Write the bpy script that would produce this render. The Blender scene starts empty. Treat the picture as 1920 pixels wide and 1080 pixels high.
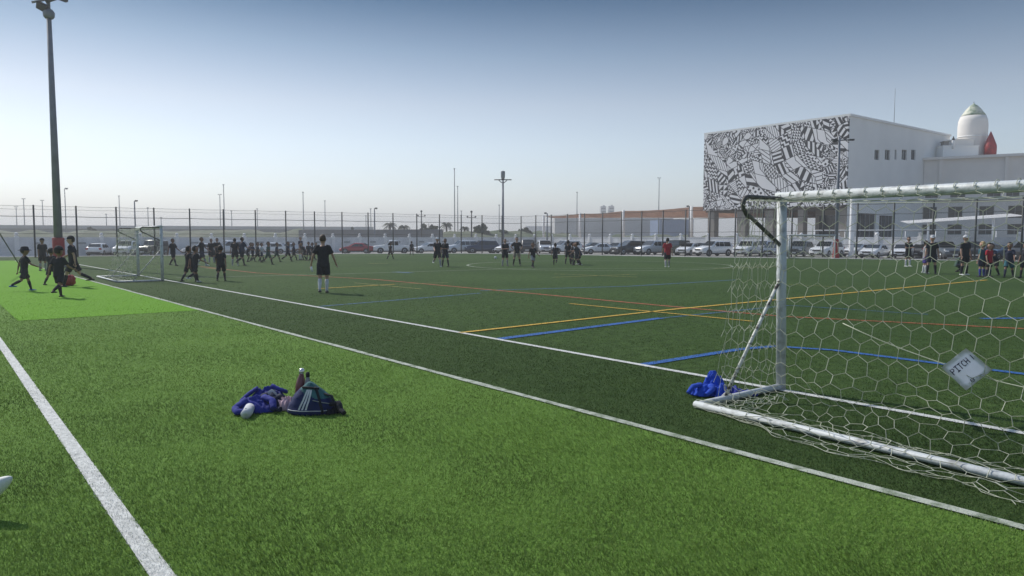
import bpy, bmesh, math, random
import numpy as np
from mathutils import Vector, Matrix, noise
random.seed(7); rng = np.random.default_rng(7)
SC = bpy.context.scene
COL = SC.collection
# ------------------------------------------------------------------ camera
F = 1380.0; HZ = 445.0; CH = 1.68
PITCH = math.atan((540 - HZ) / F)
cam_d = bpy.data.cameras.new('camera'); cam = bpy.data.objects.new('camera', cam_d); COL.objects.link(cam)
cam_d.sensor_width = 36; cam_d.lens = F / 1920 * 36; cam_d.clip_start = 0.1; cam_d.clip_end = 9000
cam.location = (0, 0, CH); cam.rotation_euler = (math.radians(90) - PITCH, 0, 0)
SC.camera = cam
# ------------------------------------------------------------------ sky, sun, exposure
SUN_EL = math.radians(42); SUN_AZ = math.radians(-50)      # azimuth clockwise from +Y
w = bpy.data.worlds.new('World'); SC.world = w; w.use_nodes = True
nt = w.node_tree; nt.nodes.clear()
sky = nt.nodes.new('ShaderNodeTexSky'); sky.sky_type = 'NISHITA'; sky.sun_disc = False
sky.sun_elevation = SUN_EL; sky.sun_rotation = SUN_AZ; sky.air_density = 1.0; sky.dust_density = 0.6; sky.ozone_density = 2.0
# the clear air higher up is a deeper blue than the dusty air near the horizon
wtc = nt.nodes.new('ShaderNodeTexCoord'); wsp = nt.nodes.new('ShaderNodeSeparateXYZ'); nt.links.new(wtc.outputs['Generated'], wsp.inputs[0])
wcr = nt.nodes.new('ShaderNodeValToRGB'); nt.links.new(wsp.outputs['Z'], wcr.inputs[0])
RAMP = [(0.0, (.97, .96, 1.02)), (.05, (.97, .96, 1.0)), (.12, (.90, .87, .87)), (.172, (.76, .72, .71)), (.238, (.38, .45, .50)), (.299, (.04, .17, .27)), (.34, (.04, .16, .26)), (.43, (.95, 1, 1)), (1.0, (.95, 1, 1))]
wcr.color_ramp.elements[0].position = RAMP[0][0]; wcr.color_ramp.elements[0].color = (*RAMP[0][1], 1)
wcr.color_ramp.elements[1].position = RAMP[-1][0]; wcr.color_ramp.elements[1].color = (*RAMP[-1][1], 1)
for p_, c_ in RAMP[1:-1]:
    e_ = wcr.color_ramp.elements.new(p_); e_.color = (*c_, 1)
wmx = nt.nodes.new('ShaderNodeMix'); wmx.data_type = 'RGBA'; wmx.blend_type = 'MULTIPLY'; wmx.inputs[0].default_value = 1
hs = nt.nodes.new('ShaderNodeHueSaturation'); hs.inputs['Saturation'].default_value = 0.85
bgn = nt.nodes.new('ShaderNodeBackground'); bgn.inputs['Strength'].default_value = 0.085
wo = nt.nodes.new('ShaderNodeOutputWorld')
nt.links.new(sky.outputs[0], hs.inputs['Color']); nt.links.new(hs.outputs[0], wmx.inputs[6]); nt.links.new(wcr.outputs[0], wmx.inputs[7]); nt.links.new(wmx.outputs[2], bgn.inputs['Color']); nt.links.new(bgn.outputs[0], wo.inputs['Surface'])
sl = bpy.data.lights.new('sun', 'SUN'); sl.energy = 2.2; sl.angle = math.radians(0.6); sl.color = (1, .95, .87)
so = bpy.data.objects.new('sun', sl); COL.objects.link(so)
sd = Vector((math.sin(SUN_AZ) * math.cos(SUN_EL), math.cos(SUN_AZ) * math.cos(SUN_EL), math.sin(SUN_EL)))
so.rotation_euler = sd.to_track_quat('Z', 'Y').to_euler(); so.location = (0, 0, 60)
SC.view_settings.view_transform = 'Standard'; SC.view_settings.look = 'None'
SC.view_settings.exposure = 0.88; SC.view_settings.gamma = 1
SC.cycles.volume_bounces = 0; SC.cycles.max_bounces = 6; SC.cycles.transparent_max_bounces = 24

# ------------------------------------------------------------------ pixel (1920x1080) -> world helpers
def ray(px, py):
    a = (px - 960) / F; c = -(py - 540) / F
    return a, math.cos(PITCH) + math.sin(PITCH) * c, -math.sin(PITCH) + math.cos(PITCH) * c
def G(px, py, z=0.0):
    x, y, zz = ray(px, py); t = (z - CH) / zz
    return Vector((x * t, y * t, z))
def P(px, py, D):
    x, y, zz = ray(px, py); t = D / y
    return Vector((x * t, D, CH + zz * t))
a_ = math.atan(1095 / F)
U = Vector((-math.sin(a_), math.cos(a_), 0)); V = Vector((math.cos(a_), math.sin(a_), 0))
PHI = math.atan2(U.y, U.x)

# ------------------------------------------------------------------ materials
def mat(name, col, rough=.7, metal=0, bump=0, bscale=40, var=0, vscale=6, col2=None, spec=None, trans=0, detail=4, lo=.35, hi=.65):
    m = bpy.data.materials.new(name); m.use_nodes = True
    t = m.node_tree; b = t.nodes['Principled BSDF']
    b.inputs['Roughness'].default_value = rough; b.inputs['Metallic'].default_value = metal
    if spec is not None: b.inputs['Specular IOR Level'].default_value = spec
    c4 = (*col, 1); b.inputs['Base Color'].default_value = c4
    tc = t.nodes.new('ShaderNodeTexCoord')
    if var or col2:
        n = t.nodes.new('ShaderNodeTexNoise'); n.inputs['Scale'].default_value = vscale; n.inputs['Detail'].default_value = detail
        t.links.new(tc.outputs['Object'], n.inputs['Vector'])
        mr = t.nodes.new('ShaderNodeMapRange'); mr.inputs[1].default_value = lo; mr.inputs[2].default_value = hi
        t.links.new(n.outputs[0], mr.inputs[0])
        mx = t.nodes.new('ShaderNodeMix'); mx.data_type = 'RGBA'
        if col2 is None: col2 = tuple(x * (1 - var) for x in col)
        mx.inputs[6].default_value = c4; mx.inputs[7].default_value = (*col2, 1)
        t.links.new(mr.outputs[0], mx.inputs[0]); t.links.new(mx.outputs[2], b.inputs['Base Color'])
    if bump:
        n2 = t.nodes.new('ShaderNodeTexNoise'); n2.inputs['Scale'].default_value = bscale; n2.inputs['Detail'].default_value = 5
        t.links.new(tc.outputs['Object'], n2.inputs['Vector'])
        bp = t.nodes.new('ShaderNodeBump'); bp.inputs['Strength'].default_value = bump; bp.inputs['Distance'].default_value = .02
        t.links.new(n2.outputs[0], bp.inputs['Height']); t.links.new(bp.outputs[0], b.inputs['Normal'])
    return m
def turf(name, c1, c2, c3, fine=55, mid=6):
    m = bpy.data.materials.new(name); m.use_nodes = True; t = m.node_tree; b = t.nodes['Principled BSDF']
    b.inputs['Roughness'].default_value = .9; b.inputs['Specular IOR Level'].default_value = .08
    tc = t.nodes.new('ShaderNodeTexCoord')
    def nz(s, d, dist=0):
        n = t.nodes.new('ShaderNodeTexNoise'); n.inputs['Scale'].default_value = s; n.inputs['Detail'].default_value = d
        n.inputs['Distortion'].default_value = dist; t.links.new(tc.outputs['Object'], n.inputs['Vector']); return n
    f = nz(fine, 6); md = nz(mid, 6, .6); lg = nz(.18, 4)
    def mr(n, lo, hi):
        r = t.nodes.new('ShaderNodeMapRange'); r.inputs[1].default_value = lo; r.inputs[2].default_value = hi; t.links.new(n.outputs[0], r.inputs[0]); return r
    def mix(f_, a, bb, fac=1.0):
        x = t.nodes.new('ShaderNodeMix'); x.data_type = 'RGBA'
        mm = t.nodes.new('ShaderNodeMath'); mm.operation = 'MULTIPLY'; mm.inputs[1].default_value = fac
        t.links.new(f_.outputs[0], mm.inputs[0]); t.links.new(mm.outputs[0], x.inputs[0])
        for i, s in ((6, a), (7, bb)):
            if isinstance(s, tuple): x.inputs[i].default_value = (*s, 1)
            else: t.links.new(s, x.inputs[i])
        return x.outputs[2]
    o = mix(mr(md, .38, .62), c1, c2)
    o = mix(mr(f, .45, .68), o, c3, .75)
    o = mix(mr(lg, .4, .65), o, c2, .35)
    t.links.new(o, b.inputs['Base Color'])
    bp = t.nodes.new('ShaderNodeBump'); bp.inputs['Strength'].default_value = .5; bp.inputs['Distance'].default_value = .02
    t.links.new(f.outputs[0], bp.inputs['Height']); t.links.new(bp.outputs[0], b.inputs['Normal'])
    return m
def S(r, g, b):   # sRGB 0-255 -> linear
    return tuple(((x / 255) / 12.92 if x / 255 <= .04045 else ((x / 255 + .055) / 1.055) ** 2.4) for x in (r, g, b))

M = {}
M['pitch'] = turf('pitch_turf', (.046, .088, .022), (.018, .042, .010), (.105, .155, .05))
M['margin'] = turf('margin_turf', (.042, .078, .021), (.024, .050, .013), (.080, .120, .038))
M['strip'] = turf('strip_turf', (.105, .20, .032), (.075, .15, .024), (.18, .29, .07), fine=70, mid=14)
M['lime'] = turf('lime_turf', (.125, .29, .018), (.105, .25, .016), (.16, .33, .035), fine=70, mid=10)
M['sand'] = mat('sand_ground', (.36, .31, .25), .95, var=.25, vscale=.05, bump=.3, bscale=2)
M['asphalt'] = mat('parking_surface', (.30, .285, .26), .9, var=.25, vscale=.4, bump=.3)
M['kerb'] = mat('kerb_concrete', (.62, .60, .56), .85, var=.25, vscale=1.5, bump=.3)
M['wline'] = mat('white_line_fibre', (.68, .69, .66), .85, var=.3, vscale=22, bump=.6, bscale=90)
M['wline_dirty'] = mat('edge_line_fibre', (.42, .45, .38), .85, col2=(.10, .14, .07), vscale=9, bump=.6, bscale=90, lo=.45, hi=.72)
M['yline'] = mat('yellow_line_fibre', (.66, .40, .04), .85, col2=(.40, .27, .04), vscale=12, bump=.5, bscale=90)
M['yfaint'] = mat('worn_yellow_fibre', (.34, .30, .05), .85, col2=(.09, .12, .04), vscale=7)
M['bline'] = mat('blue_line_fibre', (.015, .12, .42), .85, col2=(.012, .07, .22), vscale=12, bump=.5, bscale=90)
M['bfaint'] = mat('worn_blue_fibre', (.02, .10, .22), .85, col2=(.03, .08, .07), vscale=7)
M['oline'] = mat('orange_line_fibre', (.42, .10, .03), .85, col2=(.20, .075, .03), vscale=8)
M['wfaint'] = mat('worn_white_fibre', (.30, .34, .26), .85, col2=(.13, .17, .1), vscale=7)
M['fpost'] = mat('fence_post_paint', (.035, .04, .042), .6)
M['steel'] = mat('galvanised_steel', (.22, .24, .26), .5, metal=.5, var=.3, vscale=4)
M['polegrey'] = mat('pole_grey_paint', (.17, .19, .225), .5, var=.25, vscale=2)
M['farpole'] = mat('far_pole_grey', (.20, .22, .24), .6)
M['dark'] = mat('dark_metal', (.03, .033, .037), .5)
M['red'] = mat('red_pad_vinyl', (.38, .02, .02), .55, var=.35, vscale=3, bump=.2, bscale=8)
M['goalwhite'] = mat('goal_white_paint', (.52, .55, .56), .5, col2=(.20, .20, .19), vscale=9, detail=8, lo=.5, hi=.78, bump=.15)
M['goalrust'] = mat('goal_worn_steel', (.06, .058, .052), .6, col2=(.32, .29, .24), vscale=11, detail=8, lo=.5, hi=.7)
M['goalbar'] = mat('goal_chipped_bar', (.60, .61, .56), .5, col2=(.07, .06, .05), vscale=17, detail=8, lo=.5, hi=.6)
M['net'] = mat('net_cord', (.54, .56, .45), .85, col2=(.38, .40, .30), vscale=3)
M['wallwhite'] = mat('boundary_wall_render', (.72, .73, .75), .85, var=.18, vscale=.8, bump=.2)
M['build'] = mat('white_facade_render', (.82, .82, .80), .8, var=.06, vscale=.3, bump=.08)
M['buildwarm'] = mat('cream_facade_render', (.80, .76, .71), .8, var=.07, vscale=.3, bump=.08)
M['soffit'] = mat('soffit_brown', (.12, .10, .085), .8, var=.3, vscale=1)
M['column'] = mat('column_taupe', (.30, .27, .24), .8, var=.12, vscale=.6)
M['glass'] = mat('window_glass', (.02, .025, .03), .12, spec=.7)
M['frame'] = mat('window_frame', (.3, .31, .32), .5)
def fabric():
    m = mat('shade_fabric', (.52, .35, .27), .85, col2=(.42, .26, .19), vscale=.9, bump=.4, bscale=3); t = m.node_tree; b = t.nodes['Principled BSDF']
    tr = t.nodes.new('ShaderNodeBsdfTranslucent'); mx = t.nodes.new('ShaderNodeMixShader'); mx.inputs[0].default_value = .45
    t.links.new(b.inputs['Base Color'].links[0].from_socket, tr.inputs[0]); o = t.nodes['Material Output']
    t.links.new(b.outputs[0], mx.inputs[1]); t.links.new(tr.outputs[0], mx.inputs[2]); t.links.new(mx.outputs[0], o.inputs['Surface']); return m
M['canopy'] = fabric()
M['canopywhite'] = mat('white_canopy', (.78, .78, .78), .7)
M['rocketgreen'] = mat('nose_green', (.62, .62, .50), .6, col2=(.16, .25, .15), vscale=.5, lo=.45, hi=.56)
M['conc'] = mat('overpass_concrete', (.27, .28, .29), .9, var=.2, vscale=.06, bump=.2, bscale=1)
M['concdark'] = mat('grey_sheet_wall', (.13, .14, .155), .85, var=.15, vscale=.1)
M['embank'] = mat('embankment_scrub', (.115, .125, .08), .95, col2=(.06, .09, .04), vscale=.09, detail=6, bump=.5, bscale=1)
M['farwall'] = mat('far_wall_grey', (.46, .47, .48), .9, var=.2, vscale=.08)
M['farblue'] = mat('far_blue_cladding', (.14, .20, .33), .8, var=.15, vscale=.1)
M['bark'] = mat('bark', (.12, .09, .065), .9, var=.4, vscale=8, bump=.6)
M['leaf'] = mat('leaf_green', (.055, .085, .035), .7, var=.45, vscale=1.2)
M['palmleaf'] = mat('palm_frond', (.07, .09, .045), .7, var=.4, vscale=1)
M['tyre'] = mat('tyre_rubber', (.02, .02, .02), .85)
M['rim'] = mat('wheel_rim', (.35, .36, .37), .35, metal=.8)
M['carglass'] = mat('car_glass', (.03, .04, .05), .06, spec=.9)
M['lamp'] = mat('headlight_lens', (.7, .72, .75), .1, spec=.9)
M['tail'] = mat('taillight_lens', (.35, .01, .01), .2)
M['trim'] = mat('black_trim', (.025, .025, .027), .6)
M['plate'] = mat('number_plate', (.7, .7, .68), .6)
def paint(n, c, metal=.2): 
    m = mat(n, c, .28, metal=metal); m.node_tree.nodes['Principled BSDF'].inputs['Coat Weight'].default_value = .6; return m
M['c_white'] = paint('car_paint_white', (.72, .73, .74), 0); M['c_silver'] = paint('car_paint_silver', (.56, .58, .61), .3)
M['c_grey'] = paint('car_paint_grey', (.10, .115, .13), .4); M['c_black'] = paint('car_paint_black', (.018, .02, .025), .2)
M['c_navy'] = paint('car_paint_navy', (.03, .045, .09), .4); M['c_red'] = paint('car_paint_red', (.30, .012, .025), .2)
M['c_olive'] = paint('car_paint_olive', (.045, .055, .04), .2); M['c_blue'] = paint('car_paint_blue', (.07, .15, .26), .4)
M['skin'] = mat('skin_light', (.42, .25, .18), .6); M['skin2'] = mat('skin_tan', (.24, .13, .085), .6)
def cloth(n, c): return mat(n, c, .9, var=.3, vscale=9, bump=.35, bscale=14)
M['k_black'] = cloth('black_sports_cloth', (.014, .017, .024)); M['k_navy'] = cloth('navy_sports_cloth', (.02, .028, .06))
M['k_dark'] = cloth('charcoal_cloth', (.04, .045, .055)); M['k_red'] = cloth('red_cloth', (.42, .015, .03))
M['k_grey'] = cloth('grey_cloth', (.30, .31, .33)); M['k_white'] = cloth('white_cloth', (.62, .63, .66))
M['k_blue'] = cloth('royal_blue_cloth', (.012, .07, .52)); M['k_teal'] = cloth('teal_cloth', (.03, .13, .17))
M['k_green'] = cloth('green_mottled_cloth', (.05, .10, .075)); M['k_khaki'] = cloth('khaki_cloth', (.33, .28, .22))
M['k_cobalt'] = cloth('deep_blue_cloth', (.024, .036, .27)); M['k_pink'] = cloth('pink_white_cloth', (.60, .42, .46))
M['k_tealbag'] = cloth('sea_green_cloth', (.045, .14, .15)); M['k_violet'] = cloth('violet_cloth', (.05, .03, .25))
M['h_dark'] = mat('dark_hair', (.015, .012, .01), .7, var=.4, vscale=30); M['h_brown'] = mat('brown_hair', (.06, .035, .02), .7)
M['h_blond'] = mat('blond_hair', (.40, .29, .13), .7); M['h_grey'] = mat('grey_hair', (.22, .2, .19), .7)
M['shoe_w'] = mat('white_shoe', (.6, .62, .6), .6); M['shoe_b'] = mat('black_shoe', (.02, .02, .022), .6); M['shoe_blue'] = mat('blue_shoe', (.03, .12, .35), .6)
M['paper'] = mat('paper_sheet', (.88, .90, .98), .8, var=.05, vscale=12)
M['ink'] = mat('marker_ink', (.02, .02, .06), .8); M['inkfaint'] = mat('faint_ink', (.35, .37, .5), .8)
M['bottle_brown'] = mat('maroon_bottle', (.14, .035, .045), .3, spec=.7); M['chrome'] = mat('bottle_cap_steel', (.6, .6, .62), .25, metal=.9)

# ------------------------------------------------------------------ object helpers
def mesh_obj(name, bm, m, parent=None, smooth=False):
    me = bpy.data.meshes.new(name); bm.to_mesh(me); bm.free()
    o = bpy.data.objects.new(name, me); COL.objects.link(o)
    for x in (m if isinstance(m, (list, tuple)) else [m]): me.materials.append(x)
    if smooth: me.polygons.foreach_set('use_smooth', [True] * len(me.polygons))
    if parent: o.parent = parent
    return o
def tag(o, label, cat, group=None):
    o['label'] = label; o['category'] = cat
    if group: o['group'] = group
    return o
def struct(o): o['kind'] = 'structure'; return o
def thing(name, loc, label, cat, group=None, rz=0):
    o = bpy.data.objects.new(name, None); COL.objects.link(o); o.location = loc; o.rotation_euler = (0, 0, rz); o.empty_display_size = .2
    return tag(o, label, cat, group)
def box(bm, c, s, rz=0, mi=0, rot=None):
    g = bmesh.ops.create_cube(bm, size=1)
    mtx = Matrix.Translation(c) @ (rot if rot is not None else Matrix.Rotation(rz, 4, 'Z')) @ Matrix.Diagonal((*s, 1))
    bmesh.ops.transform(bm, matrix=mtx, verts=g['verts'])
    for f in {f for v in g['verts'] for f in v.link_faces}: f.material_index = mi
    return g['verts']
def tube(bm, pts, radii, n=8, mi=0, cap=True, squash=None):
    pts = [Vector(p) for p in pts]
    if not isinstance(radii, list): radii = [radii] * len(pts)
    rings = []; prev = None
    for i, p in enumerate(pts):
        d = (pts[min(i + 1, len(pts) - 1)] - pts[max(i - 1, 0)])
        if d.length < 1e-9: d = Vector((0, 0, 1))
        d.normalize()
        ref = prev if prev is not None else (Vector((0, 1, 0)) if abs(d.z) > .8 else Vector((0, 0, 1)))
        x = d.cross(ref)
        if x.length < 1e-4: x = d.cross(Vector((1, 0, 0)))
        x.normalize(); y = x.cross(d).normalized(); prev = y
        r = radii[i]; rx, ry = r if isinstance(r, tuple) else (r, r)
        rings.append([bm.verts.new(p + x * math.cos(2 * math.pi * k / n) * rx + y * math.sin(2 * math.pi * k / n) * ry) for k in range(n)])
    for a, b in zip(rings, rings[1:]):
        for k in range(n):
            f = bm.faces.new((a[k], a[(k + 1) % n], b[(k + 1) % n], b[k])); f.material_index = mi; f.smooth = True
    if cap:
        f = bm.faces.new(rings[0][::-1]); f.material_index = mi
        f = bm.faces.new(rings[-1]); f.material_index = mi
def lathe(bm, prof, n=20, c=(0, 0, 0), mi=0):
    c = Vector(c); rings = []
    for r, z in prof:
        rings.append([bm.verts.new(c + Vector((max(r, .0005) * math.cos(2 * math.pi * k / n), max(r, .0005) * math.sin(2 * math.pi * k / n), z))) for k in range(n)])
    for a, b in zip(rings, rings[1:]):
        for k in range(n):
            f = bm.faces.new((a[k], a[(k + 1) % n], b[(k + 1) % n], b[k])); f.material_index = mi; f.smooth = True
    bm.faces.new(rings[0][::-1]).material_index = mi; bm.faces.new(rings[-1]).material_index = mi
def sphere(bm, c, r, sc=(1, 1, 1), seg=12, mi=0, rot=None):
    g = bmesh.ops.create_uvsphere(bm, u_segments=seg, v_segments=max(6, seg * 2 // 3), radius=r)
    m = Matrix.Translation(c) @ (rot or Matrix.Identity(4)) @ Matrix.Diagonal((*sc, 1))
    bmesh.ops.transform(bm, matrix=m, verts=g['verts'])
    for f in {f for v in g['verts'] for f in v.link_faces}: f.material_index = mi; f.smooth = True
def copy_tree(o, parent=None):
    c = o.copy(); COL.objects.link(c)
    if parent: c.parent = parent
    for ch in list(o.children): copy_tree(ch, c)
    return c

# ------------------------------------------------------------------ ground
GZ = -0.5                                        # the car park lies lower than the pitch
bm = bmesh.new()
R = 2400
vs = [bm.verts.new((x, y, GZ)) for x, y in ((-R, -200), (R, -200), (R, R), (-R, R))]; bm.faces.new(vs)
struct(mesh_obj('ground', bm, M['sand']))
edge_px = [(-320, 486), (-60, 483), (145, 481), (300, 479.3), (600, 476.5), (850, 475.5), (985, 476.5), (1100, 478.6), (1300, 482.2), (1500, 484.6), (1600, 485.6), (1750, 488), (1920, 490.5), (2300, 497)]
edge = [G(x, y) for x, y in edge_px]
bm = bmesh.new()
outline = edge + [Vector((60, -12, 0)), Vector((-70, -12, 0))]
top = [bm.verts.new(p) for p in outline]; bm.faces.new(top[::-1])
bot = [bm.verts.new((p.x, p.y, GZ - .2)) for p in outline]
for i in range(len(top)):
    j = (i + 1) % len(top); bm.faces.new((top[i], top[j], bot[j], bot[i]))
struct(mesh_obj('pitch', bm, M['pitch']))
bm = bmesh.new()                                  # kerb round the far edge
def offs(pl, d):
    out = []
    for i, p in enumerate(pl):
        t = (pl[min(i + 1, len(pl) - 1)] - pl[max(i - 1, 0)]).normalized()
        out.append(p + Vector((-t.y, t.x, 0)) * d)
    return out
k0 = offs(edge, .0); k1 = offs(edge, .95)
for z0, z1, ea, eb in ((-.7, .03, k0, k1),):
    A = [bm.verts.new((p.x, p.y, z1)) for p in ea]; B = [bm.verts.new((p.x, p.y, z1)) for p in eb]
    A0 = [bm.verts.new((p.x, p.y, z0)) for p in ea]; B0 = [bm.verts.new((p.x, p.y, z0)) for p in eb]
    for i in range(len(A) - 1):
        bm.faces.new((A[i], A[i + 1], B[i + 1], B[i])); bm.faces.new((A0[i], A0[i + 1], A[i + 1], A[i])); bm.faces.new((B[i], B[i + 1], B0[i + 1], B0[i]))
struct(mesh_obj('kerb', bm, M['kerb']))
# car park surface
bm = bmesh.new()
pk = [bm.verts.new((x, y, GZ + .004)) for x, y in ((-95, 45), (75, 45), (75, 125), (-95, 125))]; bm.faces.new(pk)
struct(mesh_obj('car_park', bm, M['asphalt']))
# side line, turf edge and strip line all run along U
SL = G(1200, 685); EL = G(1000, 748.5); SW = G(150, 860)
def strip_quad(bm, p0, p1, wd, z, mi=0):
    d = (p1 - p0).normalized(); n = Vector((-d.y, d.x, 0)) * wd / 2
    N = max(1, int((p1 - p0).length / 4))
    for i in range(N):
        a = p0.lerp(p1, i / N); b = p0.lerp(p1, (i + 1) / N)
        q = [a - n, b - n, b + n, a + n]
        f = bm.faces.new([bm.verts.new((v.x, v.y, z)) for v in q]); f.material_index = mi
def along(p, d, t): return p + d * t
def clipU(pt, tmin, tmax): return along(pt, U, tmin), along(pt, U, tmax)
# sheets
def sheet(name, pts, z, m):
    bm = bmesh.new(); bm.faces.new([bm.verts.new((p.x, p.y, z)) for p in pts]); bm.normal_update()
    for f in bm.faces:
        if f.normal.z < 0: f.normal_flip()
    return struct(mesh_obj(name, bm, m))
sEL, sSL = EL, SL
L0, L1 = -14, 66
sheet('turf_margin', [along(EL, U, L0), along(SL, U, L0), along(SL, U, L1 - 6), along(EL, U, L1 - 8)], .004, M['margin'])
seam = G(150, 595.5)
vEL = EL.dot(V); vSM = G(31, 600).dot(V)
def uv(u, v): return U * u + V * v
uS = seam.dot(U)
uE = 64.0
sheet('turf_strip', [uv(-14, -13), uv(-14, vEL), uv(uE, vEL), uv(uE, -60), uv(-14, -60)][:5], .004, M['strip'])
sheet('lime_turf', [uv(uS, vSM), uv(uS, vEL), uv(uE, vEL), uv(uE, vSM)], .010, M['lime'])
# markings
bm = bmesh.new()
strip_quad(bm, *clipU(SL, -12, 58), .10, .012)
strip_quad(bm, *clipU(SW, -6, 60), .105, .012)
struct(mesh_obj('white_markings', bm, M['wline']))
bm = bmesh.new()
pts = [along(EL, U, -12 + i * .35) for i in range(200)]
ws = [.045 + .02 * noise.noise(Vector((i * .31, 0, 0))) for i in range(200)]
of = [.012 * noise.noise(Vector((i * .2, 5, 0))) for i in range(200)]
A = [bm.verts.new((p + V * (o - w_) + Vector((0, 0, .016)))) for p, w_, o in zip(pts, ws, of)]
B = [bm.verts.new((p + V * (o + w_) + Vector((0, 0, .016)))) for p, w_, o in zip(pts, ws, of)]
for i in range(199): bm.faces.new((A[i], A[i + 1], B[i + 1], B[i]))
struct(mesh_obj('turf_edge_line', bm, M['wline_dirty']))
def lines(name, segs, m, z):
    bm = bmesh.new()
    for (x0, y0, x1, y1, wd) in segs: strip_quad(bm, G(x0, y0), G(x1, y1), wd, z)
    struct(mesh_obj(name, bm, m))
lines('yellow_markings', [(862, 625, 1250, 582, .11), (1250, 582, 1850, 525.5, .13), (1068, 570, 1412, 603.5, .09), (595, 542, 740, 533.5, .12)], M['yline'], .014)
lines('worn_yellow_markings', [(665, 531, 790, 542.5, .09), (740, 533.5, 840, 530.5, .1), (385, 503.5, 405, 505, .12), (1035, 520.5, 1195, 514.5, .12), (1040, 514, 1195, 520, .12), (690, 494.6, 728, 494.2, .2), (1480, 534, 1600, 540, .08), (1340, 504, 1470, 500, .15)], M['yfaint'], .014)
lines('orange_markings', [(480, 512, 700, 524, .15), (700, 524, 1000, 551, .15), (1000, 551, 1300, 579, .15), (1300, 579, 1470, 594, .13), (1470, 594, 1920, 617, .13), (375, 500, 480, 512, .14)], M['oline'], .010)
lines('blue_markings', [(930, 637, 1240, 597, .19), (1200, 685.5, 1385, 656, .15), (1385, 656, 1450, 650, .15), (1450, 650, 1560, 657, .14), (1560, 657, 1780, 685, .14), (1780, 685, 2000, 712, .14), (1840, 598, 1930, 597, .18)], M['bline'], .010)
lines('worn_blue_markings', [(1240, 597, 1480, 573, .12), (1480, 573, 1740, 590, .12), (600, 575, 900, 550, .16), (900, 545, 1180, 537, .2), (740, 510, 770, 512, .5), (1180, 537, 1380, 525, .2)], M['bfaint'], .008)
lines('worn_white_markings', [(330, 521.5, 620, 514.5, .13), (620, 514.5, 960, 504.3, .13), (960, 504.3, 1300, 503.2, .11), (1300, 503.2, 1460, 499, .11), (310, 479.8, 600, 477.6, .2), (600, 480, 860, 479, .2), (300, 496, 345, 495, .12)], M['wfaint'], .012)
bm = bmesh.new()
c0 = (G(878, 496.5) + G(1366, 497.5)) / 2; rr = (G(878, 496.5) - G(1366, 497.5)).length / 2
N = 90
ci = [bm.verts.new(c0 + Vector((math.cos(2 * math.pi * k / N) * (rr - .07), math.sin(2 * math.pi * k / N) * (rr - .07), .012))) for k in range(N)]
co = [bm.verts.new(c0 + Vector((math.cos(2 * math.pi * k / N) * (rr + .07), math.sin(2 * math.pi * k / N) * (rr + .07), .012))) for k in range(N)]
for k in range(N): bm.faces.new((ci[k], co[k], co[(k + 1) % N], ci[(k + 1) % N]))
struct(mesh_obj('centre_circle', bm, M['wfaint']))

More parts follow.
